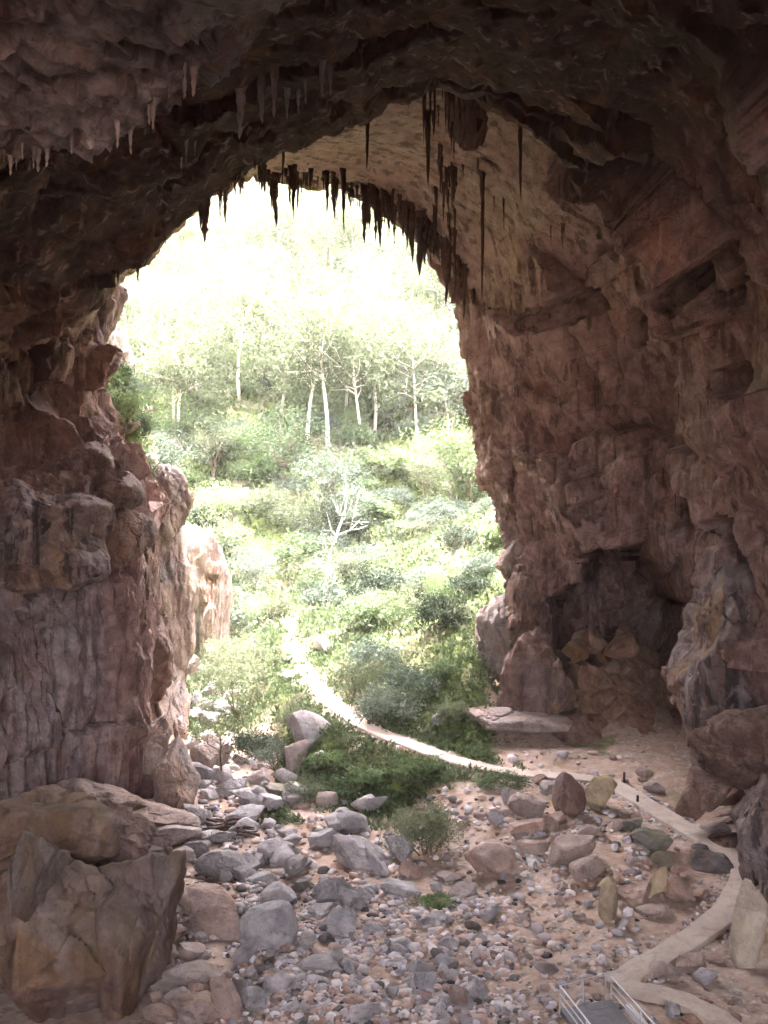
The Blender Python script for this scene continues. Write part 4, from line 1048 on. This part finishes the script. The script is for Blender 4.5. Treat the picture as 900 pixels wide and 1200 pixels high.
def tree_meshes(seed, leaf, bark, height=1.0, lean=0.15, crown=(.34, .34, .26), n=2600, clumps=40, size=.045, spread=.05, limbs=7, r0=.022, first=.45, asp=.35, shell=.35, twist=.05, up=0.1):
    """A tree of unit height: tapered trunk with limbs, and a loose crown of leaf clumps at the limbs' ends."""
    r = np.random.RandomState(seed); g = Geo()
    a = r.uniform(0, 6.28); t = np.linspace(0, 1, 8)
    tr = np.stack([np.cos(a) * lean * t ** 1.4 + twist * np.sin(t * 5 + a) * t, np.sin(a) * lean * t ** 1.4 * .6 + twist * np.cos(t * 4) * t, t * .86 - .03], 1)
    g.tube(tr, r0 * (1.15 - .85 * t), 7)
    ends = [tr[-1]]
    for i in range(limbs):
        q = r.uniform(first, .92); k = q * 7; b = np.array([np.interp(k, range(8), tr[:, j]) for j in range(3)])
        th = i * 2.4 + r.uniform(-.4, .4); ln = r.uniform(.5, 1.0) * crown[0] * (1.15 - .3 * q)
        d = np.array([math.cos(th), math.sin(th), r.uniform(.35, 1.0)]); d /= np.linalg.norm(d)
        m = b + d * ln * .5 + r.normal(size=3) * .02; e = b + d * ln + np.array([0, 0, ln * .25]) + r.normal(size=3) * .02
        g.tube([b, m, e], r0 * (1.1 - .85 * q) * np.array([.75, .5, .2]), 5)
        ends.append(e)
        for _ in range(2):
            e2 = m + d * ln * .3 + r.normal(size=3) * ln * .4 + np.array([0, 0, ln * .2]); g.tube([m, (m + e2) / 2 + r.normal(size=3) * .01, e2], r0 * np.array([.3, .22, .1]), 4); ends.append(e2)
    ends = np.array(ends); k = r.randint(0, len(ends), clumps)
    c = ends[k] + r.normal(size=(clumps, 3)) * np.array(crown) * shell
    v, f = leaves_np(r, c, spread * r.uniform(.6, 1.5, clumps), n, size, up, asp, droop=.25)
    return mesh_np('crown', v, f, [M[leaf]], smooth=False), g.mesh('trunk', [M[bark]])
def plant(name, parts, names, loc, scale, rz, label, cat, group=None, tilt=0.0):
    e = bpy.data.objects.new(name, None); COL.objects.link(e); e.empty_display_size = .3
    e.location = loc; e.scale = scale if hasattr(scale, '__len__') else (scale,) * 3
    e.rotation_euler = (tilt, 0, rz)
    e['label'] = label; e['category'] = cat
    if group: e['group'] = group
    for me, nm in zip(parts, names): link(nm, me, parent=e)
    return e
BUSH = {}
for i, (k, mat, kw) in enumerate((
    ('green', 'leaf_green', {}), ('lime', 'leaf_lime', dict(size=.15, asp=.5)), ('olive', 'leaf_olive', dict(size=.11, asp=.3, n=3000)),
    ('grey', 'leaf_grey', dict(size=.12, asp=.3, n=3200, clumps=60)), ('dark', 'leaf_dark', dict(size=.11, asp=.35, n=3200, clumps=60)))):
    BUSH[k] = [bush_meshes(300 + 10 * i + q, mat, shape=(1, 1, (.8, .95, .62)[q]), **kw) for q in range(3)]
# soft feathery shrubs by the gully: thin, loose, many fine leaves
BUSH['feather'] = [bush_meshes(380 + q, 'leaf_olive', n=8200, clumps=80, size=.10, asp=.2, spread=.15, shape=(1, 1, 1.0), up=.6, shell=.35) for q in range(3)]
BUSH['featherlime'] = [bush_meshes(390 + q, 'leaf_lime', n=4800, clumps=60, size=.085, asp=.18, spread=.16, shape=(1, 1, .9), up=.6, shell=.35) for q in range(3)]
GUM = [tree_meshes(400 + q, 'leaf_olive', 'gum', lean=.10 + .05 * q, n=5200, clumps=70, spread=.05, limbs=9, r0=.014, first=.5, size=.034) for q in range(4)]
ROUND = [tree_meshes(410 + q, ('leaf_green', 'leaf_olive', 'leaf_grey', 'leaf_lime')[q], 'bark', lean=.12, crown=(.42, .42, .34), n=3400, clumps=64, spread=.075, size=.05, limbs=9, first=.3, r0=.026) for q in range(4)]
NPL = [0]
def bush(px, py, w, kind, label, group=None, hs=1.0, q=None, name='shrub', cat='shrub', parts=True, xyz=None):
    """A shrub whose foot is at pixel (px, py) and whose crown is w pixels wide."""
    NPL[0] += 1
    x, y, z = xyz if xyz else hit_ground(px, py)
    s = w / 2 * y / FPX
    v = BUSH[kind][NPL[0] % 3 if q is None else q]
    plant(name, v if parts else v[:1], ('foliage', 'stem'), (x, y, z - .05 * s), (s, s, s * hs), NPL[0] * 1.7, label, cat, group)
# --- those one can point to
bush(515, 742, 66, 'dark', 'round dark shrub high on the slope just left of the rocky mouth edge', hs=1.15)
bush(550, 700, 56, 'dark', 'dark grey green shrub above the round dark shrub, touching the mouth edge', hs=1.1)
bush(440, 790, 74, 'grey', 'grey green shrub at the top of the clump above the path bend', hs=.95)
bush(425, 822, 70, 'olive', 'olive shrub at the left of the clump above the path bend', hs=1.05)
bush(488, 815, 74, 'grey', 'broad grey shrub at the right of the clump above the path bend', hs=1.0)
bush(455, 848, 84, 'grey', 'large grey green shrub hanging over the path bend', hs=.9)
bush(528, 850, 42, 'olive', 'thin pale shrub at the foot of the rocks right of the path bend', hs=1.1)
bush(500, 1000, 92, 'feather', 'round twiggy green shrub standing alone at the edge of the riverbed', hs=.85)
bush(513, 1062, 40, 'lime', 'bright green tuft on the gravel amid the cobbles', hs=.55, name='grass_tuft', cat='grass tuft')
bush(278, 838, 84, 'olive', 'tall feathery olive shrub left of the path end', hs=1.3)
bush(300, 888, 70, 'dark', 'dark green shrub in the middle of the gully clump', hs=1.0)
bush(268, 800, 74, 'feather', 'pale feathery shrub at the top of the gully clump', hs=1.1)
bush(325, 900, 52, 'grey', 'grey leaved shrub beside the large boulder below the path', hs=1.0)
bush(310, 790, 62, 'olive', 'light olive shrub left of the far path', hs=1.2)
bush(350, 850, 44, 'olive', 'brownish shrub at the lower edge of the far path', hs=.95)
bush(285, 745, 70, 'grey', 'pale shrub beyond the feathery clump in the gully', hs=1.2)
bush(392, 900, 60, 'lime', 'spreading light green shrub on the bank under the path', hs=.7)
bush(390, 935, 62, 'green', 'dense green shrub hanging over the riverbed boulders', hs=.75)
bush(355, 940, 54, 'olive', 'dusty olive shrub at the foot of the bank', hs=.8)
bush(440, 915, 70, 'lime', 'low green creeper bush right below the path bend', hs=.5)
bush(585, 920, 64, 'green', 'bright low green bush at the path edge near the fallen blocks', hs=.4)
bush(492, 905, 56, 'lime', 'yellow green low bush below the path', hs=.5)
bush(218, 735, 50, 'feather', 'soft green shrub growing against the white cliff', hs=1.0)
bush(380, 715, 56, 'grey', 'grey green shrub just right of the far path end', hs=1.0)
bush(425, 740, 60, 'green', 'light green shrub above the far path', hs=.9)
bush(330, 725, 50, 'olive', 'olive shrub at the left of the far path end', hs=1.0)
bush(470, 720, 60, 'olive', 'olive shrub on the slope left of the round dark shrub', hs=.9)
bush(586, 640, 50, 'lime', 'bright lime shrub at the mouth edge high on the slope', hs=.9)
bush(560, 672, 50, 'grey', 'grey shrub squeezed between two dark shrubs by the mouth edge', hs=.9)
bush(500, 690, 56, 'grey', 'grey green rounded shrub left of the upper dark shrub', hs=.9)
bush(540, 645, 50, 'dark', 'dark shrub highest by the mouth edge', hs=1.0)
bush(520, 790, 46, 'green', 'green shrub under the round dark shrub on the slope', hs=.8)
bush(450, 700, 60, 'grey', 'rounded grey shrub in the middle of the lower slope', hs=.9)
bush(410, 680, 62, 'olive', 'wide olive shrub above the small forked tree', hs=.9)
bush(176, 470, 50, 'olive', 'olive bush standing on top of the scree at the left', hs=1.0)
bush(196, 528, 66, 'featherlime', 'yellow green bush leaning over the ledge at the left', hs=1.1)
bush(140, 455, 40, 'green', 'green bush beside the pale stub at the left edge of the mouth', hs=1.1)
bush(222, 610, 30, 'lime', 'lime creeper hanging on the outer end of the left cliff', hs=1.6)
# --- trees one can point to
def tree(px, py, hpx, me, label, name='gum_tree', rz=0.0, cat='tree', group=None, wide=1.0):
    NPL[0] += 1
    x, y, z = hit_ground(px, py); s = hpx * y / FPX
    plant(name, me, ('crown', 'trunk'), (x, y, z), (s * wide, s * wide, s), rz, label, cat, group)
tree(281, 470, 150, GUM[0], 'white trunked gum tree at the left of the upper slope', rz=.4)
tree(360, 520, 160, GUM[1], 'slender white gum, the left one of the pair in mid slope', rz=2.0)
tree(384, 524, 172, GUM[2], 'slender white gum, the right one of the pair in mid slope', rz=4.4)
tree(490, 526, 150, GUM[3], 'white gum with a thick straight trunk near the mouth edge', rz=1.1)
tree(438, 512, 150, GUM[0], 'leaning pale gum between the pair and the thick trunked gum', rz=3.3)
tree(328, 490, 140, GUM[3], 'thin pale gum left of the gum pair', rz=5.2)
tree(268, 262 + 40, 70, GUM[1], 'distant white gum just under the hanging stalactites', rz=.2)
tree(468, 482, 130, GUM[2], 'smaller gum behind the thick trunked gum', rz=2.7)
tree(392, 652, 96, tree_meshes(431, 'leaf_grey', 'gum', lean=.2, n=700, clumps=16, limbs=6, r0=.02, first=.3, twist=.10), 'crooked white trunk with a sparse crown in the middle of the slope', rz=1.3)
tree(387, 708, 78, tree_meshes(433, 'leaf_olive', 'gum', lean=.1, n=300, clumps=8, limbs=5, r0=.022, first=.25, twist=.08), 'small forked almost bare tree above the far path', name='bare_tree', rz=.6)
tree(250, 565, 70, ROUND[1], 'small dark trunked tree beside the left cliff top', name='slope_tree', rz=.9)
tree(262, 918, 74, tree_meshes(437, 'leaf_olive', 'bark', lean=.1, crown=(.5, .5, .2), n=900, clumps=26, spread=.07, limbs=7, r0=.02, first=.55, size=.05), 'little tree with a thin dark stem in the stream bed', name='sapling', rz=0, cat='sapling')
tree(300, 715, 64, ROUND[2], 'shaggy tree in the gully beyond the feathery shrubs', name='slope_tree', rz=2.2)
# --- the wooded slope: individual plants of a few kinds
r4 = np.random.RandomState(12)
KIND = [('green', 'mid green bushy shrub on the valley slope', 'green shrubs of the valley slope'), ('lime', 'light yellow green shrub on the valley slope', 'yellow green shrubs of the valley slope'),
        ('olive', 'olive shrub on the valley slope', 'olive shrubs of the valley slope'), ('grey', 'grey green shrub on the valley slope', 'grey green shrubs of the valley slope'),
        ('dark', 'dark green shrub on the valley slope', 'dark shrubs of the valley slope'), ('featherlime', 'feathery pale shrub on the valley slope', 'feathery shrubs of the valley slope')]
placed = []
cnt = 0; tries = 0
while cnt < 215 and tries < 6000:
    tries += 1
    py = 735 - 520 * r4.uniform() ** .85; px = r4.uniform(100, 615)
    if py > 640 and (px < 225 or px > 600): continue
    if py < 320 and (px < 160 or px > 560): continue
    x, y, z = hit_ground(px, py)
    if y > 300 or y < 57: continue
    if min(math.hypot(x - q[0], y - q[1]) for q in PATH[::3]) < 2.6: continue
    if any(abs(px - a) < 8 and abs(py - b) < 7 for a, b in placed): continue
    if any(abs(px - a) < 17 and 2 < py - b < 42 for a, b in ((281, 470), (360, 520), (384, 524), (490, 526), (438, 512), (328, 490), (392, 652))): continue
    wpx = np.interp(py, [220, 500, 740], [26, 44, 58]) * r4.uniform(.7, 1.45)
    kp = np.array([.26, .10, .22, .24, .08, .10]); kp = kp / kp.sum()
    k = r4.choice(6, p=kp); kind, lab, grp = KIND[k]
    placed.append((px, py)); cnt += 1
    bush(px, py, wpx, kind, lab, grp, hs=r4.uniform(.7, 1.15), parts=False, xyz=(x, y, z))
# crowns of trees between them
cnt = 0
TL = [('bushy green tree on the valley slope', 'green trees of the valley slope'), ('olive crowned tree on the valley slope', 'olive trees of the valley slope'), ('grey green tree on the valley slope', 'grey green trees of the valley slope'), ('yellow green tree on the valley slope', 'yellow green trees of the valley slope')]
while cnt < 46:
    py = 640 - 400 * r4.uniform(); px = r4.uniform(110, 600)
    if py > 600 and px < 240: continue
    if any(abs(px - a) < 26 and -4 < py - b < 60 for a, b in ((281, 470), (360, 520), (384, 524), (490, 526), (438, 512), (328, 490), (392, 652))): continue
    k = r4.randint(4)
    tree(px, py, np.interp(py, [240, 640], [46, 74]) * r4.uniform(.7, 1.3), ROUND[k], TL[k][0], name='slope_tree', rz=r4.uniform(0, 6), group=TL[k][1], wide=r4.uniform(.9, 1.3)); cnt += 1
cnt = 0
while cnt < 34:
    py = r4.uniform(250, 530); px = r4.uniform(130, 560)
    tree(px, py, np.interp(py, [260, 520], [70, 130]) * r4.uniform(.8, 1.3), GUM[r4.randint(4)], 'pale stemmed gum tree among the shrubs of the far slope', rz=r4.uniform(0, 6), group='pale stemmed gums of the far slope'); cnt += 1
print('plants', NPL[0], round(time.time() - T0, 1))
# --- low growth that covers the soil
def cover(n, seed, ymin, ymax, size, name, mats, label, pdist=1.0, thr=.35, blades=7):
    r = np.random.RandomState(seed)
    # even over the picture's view of the ground: distance drawn as 1/Y
    y = 1 / r.uniform(1 / ymax, 1 / ymin, n * 5); x = r.uniform(-.31, .14, n * 5) * y
    gm = green_mask(x, y)
    keep = (gm > thr + r.uniform(-.15, .25, n * 5)); x, y = x[keep][:n], y[keep][:n]
    z = zground_n(x, y); m = len(x)
    sz = size * (.55 + .9 * r.uniform(size=m) ** 2) * np.clip(y / 60, .8, 3.2)
    nb = m * blades
    px_ = np.repeat(np.stack([x, y, z], 1), blades, 0); s = np.repeat(sz, blades)
    p = px_ + r.normal(size=(nb, 3)) * (s * np.array([[.55], [.55], [.18]])).T
    p[:, 2] = px_[:, 2] + np.abs(p[:, 2] - px_[:, 2]) + .02
    d = r.normal(size=(nb, 3)); d[:, 2] = np.abs(d[:, 2]) + .4; d /= np.linalg.norm(d, axis=1)[:, None]
    t = np.cross(d, r.normal(size=(nb, 3))); t /= np.linalg.norm(t, axis=1)[:, None]
    L = (s * r.uniform(.4, 1.1, nb))[:, None]; W = L * .5
    v = np.stack([p, p + d * L * .5 + t * W * .5, p + d * L, p + d * L * .5 - t * W * .5], 1).reshape(-1, 3)
    mi = np.repeat((fbm(np.stack([x, y, 0 * x], 1), 7.0, 3, off=3.3) + r.normal(0, .12, m) > .16).astype(int), blades)
    return link(name, mesh_np(name, v, np.arange(nb * 4).reshape(-1, 4), mats, smooth=False, mat_idx=mi), label=label, kind='stuff')
cover(11000, 21, 41, 75, .30, 'ground_cover', [M['cover'], M['dry']], 'bright green nettles and low growth along the path and gully')
cover(26000, 23, 70, 300, .36, 'undergrowth', [M['cover'], M['dry']], 'pale low scrub covering the valley slope')
print('cover', round(time.time() - T0, 1))
# ------------------------------------------------------------------ stalactites
def stal_mesh(seed, mat, n=1, rough=.3):
    """A hanging spike of unit length with knobs and a few companions fused at the root."""
    r = np.random.RandomState(seed); g = Geo()
    for i in range(n):
        t = np.linspace(0, 1, 14); ln = 1.0 if i == 0 else r.uniform(.2, .8)
        ox, oy = (0, 0) if i == 0 else (r.uniform(-.2, .2), r.uniform(-.12, .12))
        wob = np.cumsum(r.normal(size=(14, 2)) * .008, axis=0)
        p = np.stack([ox + wob[:, 0], oy + wob[:, 1], .12 - t * (ln + .12)], 1)
        rad = (.085 * (1 - t) ** .8 + .012) * (1 + rough * r.normal(size=14) * .6) * (1.0 if i == 0 else .75)
        rad = np.maximum(rad, .008); rad[-1] *= .4; rad[:3] *= np.array([2.0, 1.5, 1.15])
        if r.uniform() < .3: rad[r.randint(7, 12)] *= 1.9
        g.tube(p, rad, 7)
    return g.mesh('stalactite', [mat], sharp=60)
ST = [stal_mesh(600 + i, M['stal'], (1, 2, 4, 3, 5, 2)[i % 6]) for i in range(12)]
SP = [stal_mesh(640 + i, M['stal_pale'], 1 + i % 2) for i in range(5)]
r5 = np.random.RandomState(8)
NST = [0]
def stal(px, py, Y, length, label, group=None, pale=False, thick=1.0, up=None, mi=None):
    """Hangs from the rock above the point seen at (px, py) at distance Y, `length` pixels long."""
    x, y, z = unproj(px, py, Y)
    loc, nrm, _, dist = CAVE_BVH.ray_cast(Vector((x, y, z - .6)), Vector((0, 0, 1)), 8.0)
    if loc is None:
        loc = Vector((x, y, z))
    if group and (nrm is None or loc.z > z + 1.6): return None
    if nrm is not None and loc.z > z + 3.0: loc.z = z + 3.0 if up is None else loc.z
    NST[0] += 1
    ln = length * y / FPX + (loc.z - z) * (0.9 if loc.z > z else 0)
    me = (SP if pale else ST)[(NST[0] * 5 if mi is None else mi) % (5 if pale else 12)]
    o = link('stalactite', me, loc=loc, label=label, cat='stalactite', group=group)
    k = thick * min(1.0, 1.3 / max(ln, .3)) ** .35
    o.scale = (ln * k, ln * k, ln); o.rotation_euler.z = r5.uniform(0, 6.28)
    return o
stal(240, 232, 37.0, 52, 'longest double stalactite hanging from the dark left edge of the mouth', thick=1.3, mi=1)
stal(161, 297, 37.2, 30, 'longer stalactite at the lower left end of the dark edge', thick=1.0, mi=3)
stal(322, 220, 55.8, 46, 'thick stalactite left of the middle of the bright opening', thick=1.2, mi=4)
stal(339, 220, 55.8, 22, 'stalactite with a round bulb at its tip over the bright opening', thick=.9, mi=6)
stal(429, 240, 55.6, 46, 'ragged stalactite hanging in the middle of the mouth lip', thick=1.3, mi=7)
stal(446, 250, 55.6, 32, 'pointed stalactite right of the ragged one at the mouth lip', thick=1.0, mi=9)
stal(492, 270, 55.2, 56, 'big tapering stalactite where the lip drops on the right', thick=1.5, mi=2)
stal(526, 300, 54.8, 58, 'long narrow stalactite at the lower right end of the lip', thick=1.2, mi=5)
stal(430, 128, 40.5, 74, 'solitary thin stalactite hanging against the pale ceiling', thick=.55, mi=0)
stal(333, 168, 40.5, 40, 'short stalactite at the left of the pale ceiling', thick=.7, mi=3)
stal(609, 150, 41.5, 88, 'long thin stalactite by the dark hollow on the right', thick=.5, mi=6)
stal(565, 270, 48, 88, 'thin dark stalactite hanging in front of the right jamb', thick=.4, mi=0)
lipx = [p[0] for p in ((128, 322), (180, 288), (247, 226), (291, 204), (360, 213), (430, 238), (490, 274), (540, 340))]
lipy = [322, 288, 226, 204, 213, 238, 274, 340]
g1 = 'stalactites fringing the lip of the mouth'
cl = np.sort(r5.uniform(258, 545, 24))
for i in range(104):
    px = r5.uniform(254, 548); py = np.interp(px, lipx, lipy)
    ln = 4 + 46 * r5.uniform() ** 2.6
    stal(px, py, 56.4 - r5.uniform(0, 3.2), ln, 'dark stalactite in the dense fringe along the lip of the mouth', g1, thick=r5.uniform(.45, 1.05))
for i in range(64):
    px = r5.uniform(254, 546); py = np.interp(px, lipx, lipy)
    stal(px, py, 56.4 - r5.uniform(0, 2.0), 4 + 16 * r5.uniform() ** 1.7, 'dark stalactite in the dense fringe along the lip of the mouth', g1, thick=r5.uniform(.5, 1.2))
for i in range(22):
    px = r5.uniform(522, 585); Y = r5.uniform(51.5, 55.5); py = np.interp(px, [520, 550, 585], [310, 360, 400]) + r5.uniform(-40, 20)
    stal(px, py, Y, 6 + 30 * r5.uniform() ** 2, 'reddish dripstone on the right end of the lip', 'dripstones at the right end of the lip', thick=r5.uniform(.35, .7))
fx_ = [55, 128, 213, 283, 352, 430, 515, 640]; fy_ = [347, 316, 250, 197, 163, 130, 104, 150]
for i in range(34):
    px = r5.uniform(126, 172) if i < 12 else (r5.uniform(172, 290) if i < 22 else r5.uniform(225, 300)); py = np.interp(px, fx_, fy_)
    stal(px, py, 37.2 - r5.uniform(0, .8), r5.uniform(5, 15), 'small dark spike on the left edge of the near ceiling', 'small spikes on the near ceiling edge', thick=r5.uniform(.8, 1.3))
for i in range(40):
    px = float(np.clip(r5.normal(518, 17), 478, 570)); t = r5.uniform(0, 1); Y = 39.6 + t * 15.5
    py = np.interp(Y, [39, 42, 46, 52, 56], [100, 115, 150, 225, 320])
    stal(px + t * 12, py, Y, 14 + 58 * r5.uniform() ** 2.2, 'dark stalactite in the hanging cluster right of the middle of the ceiling', 'cluster of dark stalactites on the ceiling', thick=r5.uniform(.3, .6))
for i in range(60):
    px = r5.uniform(560, 850); Y = np.interp(px, [560, 640, 740, 850], [51, 47.5, 45, 42]) - r5.uniform(0, 1); py = np.interp(px, [560, 640, 740, 850], [300, 300, 420, 470]) + r5.uniform(-70, 130)
    stal(px, py, Y, 6 + 28 * r5.uniform() ** 2, 'thin dark drip stone on the right wall', 'drip stones of the right wall', thick=r5.uniform(.2, .42))
for i in range(26):
    px = r5.uniform(0, 245); Y = 21.0 + r5.uniform(-.5, .8); py = np.interp(px, [0, 140, 235, 250], [178, 130, 50, 45])
    stal(px, py, Y, r5.uniform(10, 34), 'pale grey stalactite at the top left of the near ceiling', 'pale stalactites at the top left', pale=True, thick=r5.uniform(.9, 1.7))
for i in range(12):
    px = r5.uniform(205, 395); Y = 30 + r5.uniform(-2, 2); py = np.interp(px, [205, 250, 395], [180, 160, 100])
    stal(px, py, Y, r5.uniform(8, 20), 'small pinkish stalactite in the middle of the dark ceiling', 'small pinkish stalactites of the dark ceiling', pale=True, thick=r5.uniform(.8, 1.2))
# ------------------------------------------------------------------ footbridge, posts, dead wood
zb = 0.30
A = Vector((4.50, 25.7, zb)); Bv = Vector((5.92, 26.2, zb))          # far corners of the deck
Dn = (Vector((5.13, 22.45, 0)) - Vector((4.50, 25.7, 0))).normalized()     # it runs towards the viewer
br = bpy.data.objects.new('footbridge', None); COL.objects.link(br); br.location = (5.6, 24, zb)
br['label'] = 'small dark decked footbridge with pale metal rails at the bottom edge'; br['category'] = 'footbridge'
O = np.array(br.location)
LN = 8.0
g = Geo()
q = [np.array(A), np.array(Bv), np.array(Bv + Dn * LN), np.array(A + Dn * LN)]
top = [p - O for p in q]; bot = [p - O - np.array([0, 0, .14]) for p in q]
g.add(top + bot, [(3, 2, 1, 0), (4, 5, 6, 7), (0, 1, 5, 4), (1, 2, 6, 5), (2, 3, 7, 6), (3, 0, 4, 7)])
for k in range(1, 26):
    a = q[0] + np.array(Dn) * (k * .3) - O; b = q[1] + np.array(Dn) * (k * .3) - O
    for s in (0,): g.add([a + [0, 0, .003], b + [0, 0, .003], b + np.array(Dn) * .05 + [0, 0, .012], a + np.array(Dn) * .05 + [0, 0, .012]], [(0, 1, 2, 3)])
link('deck', g.mesh('deck', [M['deck']], smooth=False), parent=br)
def bar(name, a, b, r, mat='rail'):
    g = Geo(); g.tube([np.array(a) - O, (np.array(a) + np.array(b)) / 2 - O, np.array(b) - O], r, 8); return link(name, g.mesh(name, [M[mat]], sharp=50), parent=br)
up = Vector((0, 0, 1))
for base, inset in ((A, 1), (Bv, -1)):
    for k in range(5):
        p = base + Dn * (k * 1.75); bar('post', p - up * .1, p + up * .58, .02)
    for z in (.59, .39, .2):
        bar('handrail' if z > .5 else 'rail', base + up * z, base + Dn * LN + up * z, .022 if z > .5 else .017)
bar('rail', A + up * .58, Vector((*lay(738, 1166)[:2], .8)), .012); 
F2 = Vector(lay(736, 1172)); 
for p in (A + (F2 - A) * .33, A + (F2 - A) * .66): bar('post', Vector((p.x, p.y, zb - .15)), Vector((p.x, p.y, .85)), .018)
g = Geo(); s = Bv + Dn * .5 + Vector((.22, 0, .02)); e = Bv + Dn * LN + Vector((.22, 0, .02)); m_ = (np.array(s) + np.array(e)) / 2
g.box(m_ - O, (.14, LN - .5, .18), rz=math.atan2(Dn.y, Dn.x) - math.pi / 2); link('side_beam', g.mesh('side_beam', [M['beam']], smooth=False), parent=br)
def post(px, py, h, lean, label):
    x, y, z = hit_ground(px, py); g = Geo(); ln = h * y / FPX
    g.tube([(0, 0, -.1), (lean * .5, 0, ln * .5), (lean, 0, ln)], [.06, .055, .05], 7)
    link('marker_post', g.mesh('marker_post', [M['post']], sharp=50), loc=(x, y, z), label=label, cat='post')
post(731, 918, 13, .02, 'short dark post standing at the far side of the path')
post(801, 950, 15, .05, 'short dark post near the right wall beyond the path')
post(747, 944, 12, .01, 'thin dark post at the inner edge of the path')
def dead(px, py, w, seed, n, label):
    x, y, z = hit_ground(px, py); r = np.random.RandomState(seed); g = Geo(); s = w * y / FPX
    for i in range(n):
        a = r.uniform(-.7, .7) + (0 if r.uniform() < .5 else math.pi); l = s * r.uniform(.3, .6); c = np.array([r.normal() * s * .2, r.normal() * s * .12, .1 + r.uniform() * .4])
        d = np.array([math.cos(a), math.sin(a) * .7, r.uniform(-.25, .35)]) * l
        g.tube([c - d * .5, c + r.normal(size=3) * .06, c + d * .5], [.07, .055, .02], 6)
    link('driftwood', g.mesh('driftwood', [M['wood']]), loc=(x, y, z), label=label, cat='dead branches')
dead(262, 975, 58, 3, 14, 'tangle of dark dead branches caught between the boulders')
dead(288, 985, 36, 5, 9, 'small heap of reddish brown twigs by the dead branches')
print('stal', NST[0], round(time.time() - T0, 1))
# ------------------------------------------------------------------ camera, light, view
cam = bpy.data.cameras.new('camera'); co = bpy.data.objects.new('camera', cam); COL.objects.link(co)
co.location = (0, 0, CAMZ); co.rotation_euler = (math.radians(90), 0, 0)
cam.sensor_fit = 'VERTICAL'; cam.angle_y = 2 * math.atan(600 / FPX); cam.clip_end = 3000; cam.clip_start = 0.1
S.camera = co
SUN_EL, SUN_AZ = 80.0, 340.0          # azimuth measured from +Y, clockwise
sun = bpy.data.lights.new('sun', 'SUN'); so = bpy.data.objects.new('sun', sun); COL.objects.link(so)
d = Vector((math.sin(math.radians(SUN_AZ)) * math.cos(math.radians(SUN_EL)), math.cos(math.radians(SUN_AZ)) * math.cos(math.radians(SUN_EL)), math.sin(math.radians(SUN_EL))))
so.rotation_euler = d.to_track_quat('Z', 'Y').to_euler(); so.location = d * 200
sun.energy = 1.6; sun.angle = math.radians(22); sun.color = (1.0, 0.945, 0.935)
w = bpy.data.worlds.new('World'); S.world = w; w.use_nodes = True
nt = w.node_tree; nt.nodes.clear()
sk = nt.nodes.new('ShaderNodeTexSky'); sk.sky_type = 'NISHITA'; sk.sun_disc = False
sk.sun_elevation = math.radians(SUN_EL); sk.sun_rotation = math.radians(SUN_AZ); sk.dust_density = 4.0; sk.ozone_density = 0.6; sk.air_density = 0.9
bg = nt.nodes.new('ShaderNodeBackground'); bg.inputs['Strength'].default_value = 0.15
wo = nt.nodes.new('ShaderNodeOutputWorld'); hs = nt.nodes.new('ShaderNodeHueSaturation'); hs.inputs['Saturation'].default_value = 0.25
nt.links.new(sk.outputs[0], hs.inputs['Color']); tn = nt.nodes.new('ShaderNodeMix'); tn.data_type = 'RGBA'; tn.blend_type = 'MULTIPLY'; tn.inputs[0].default_value = 1.0; tn.inputs[7].default_value = (1.05, 0.955, 0.99, 1)
nt.links.new(hs.outputs[0], tn.inputs[6]); nt.links.new(tn.outputs[2], bg.inputs[0]); nt.links.new(bg.outputs[0], wo.inputs[0])
# haze volume added to whiten the valley like overexposure and lens veil
if HAZE > 0:
    bm = bmesh.new(); bmesh.ops.create_cube(bm, size=1.0); hm = bpy.data.meshes.new('haze'); bm.to_mesh(hm); bm.free()
    ho = link('haze', hm, loc=(0, 190, 110), label='thin haze volume added to whiten the valley like overexposure', kind='stuff'); ho.scale = (560, 560, 250)
    mm = bpy.data.materials.new('haze_veil'); nt2, N2, L2 = nodes_of(mm); o2 = N2.new('ShaderNodeOutputMaterial'); pv = N2.new('ShaderNodeVolumePrincipled')
    pv.inputs['Color'].default_value = (1, 1, 0.97, 1); pv.inputs['Density'].default_value = HAZE; pv.inputs['Anisotropy'].default_value = 0.0
    L2.new(pv.outputs[0], o2.inputs['Volume']); hm.materials.append(mm)
S.view_settings.view_transform = 'Standard'; S.view_settings.look = 'None'; S.view_settings.gamma = 1.0
S.view_settings.use_curve_mapping = False; S.view_settings.exposure = EXPO
S.render.engine = 'CYCLES'
cy = S.cycles
cy.use_denoising = True; cy.max_bounces = 6; cy.diffuse_bounces = 4; cy.glossy_bounces = 2; cy.transmission_bounces = 4; cy.volume_bounces = 1
cy.caustics_reflective = False; cy.caustics_refractive = False; cy.sample_clamp_indirect = 12.0
cy.use_adaptive_sampling = True; cy.adaptive_threshold = 0.04
print('script', round(time.time() - T0, 1))
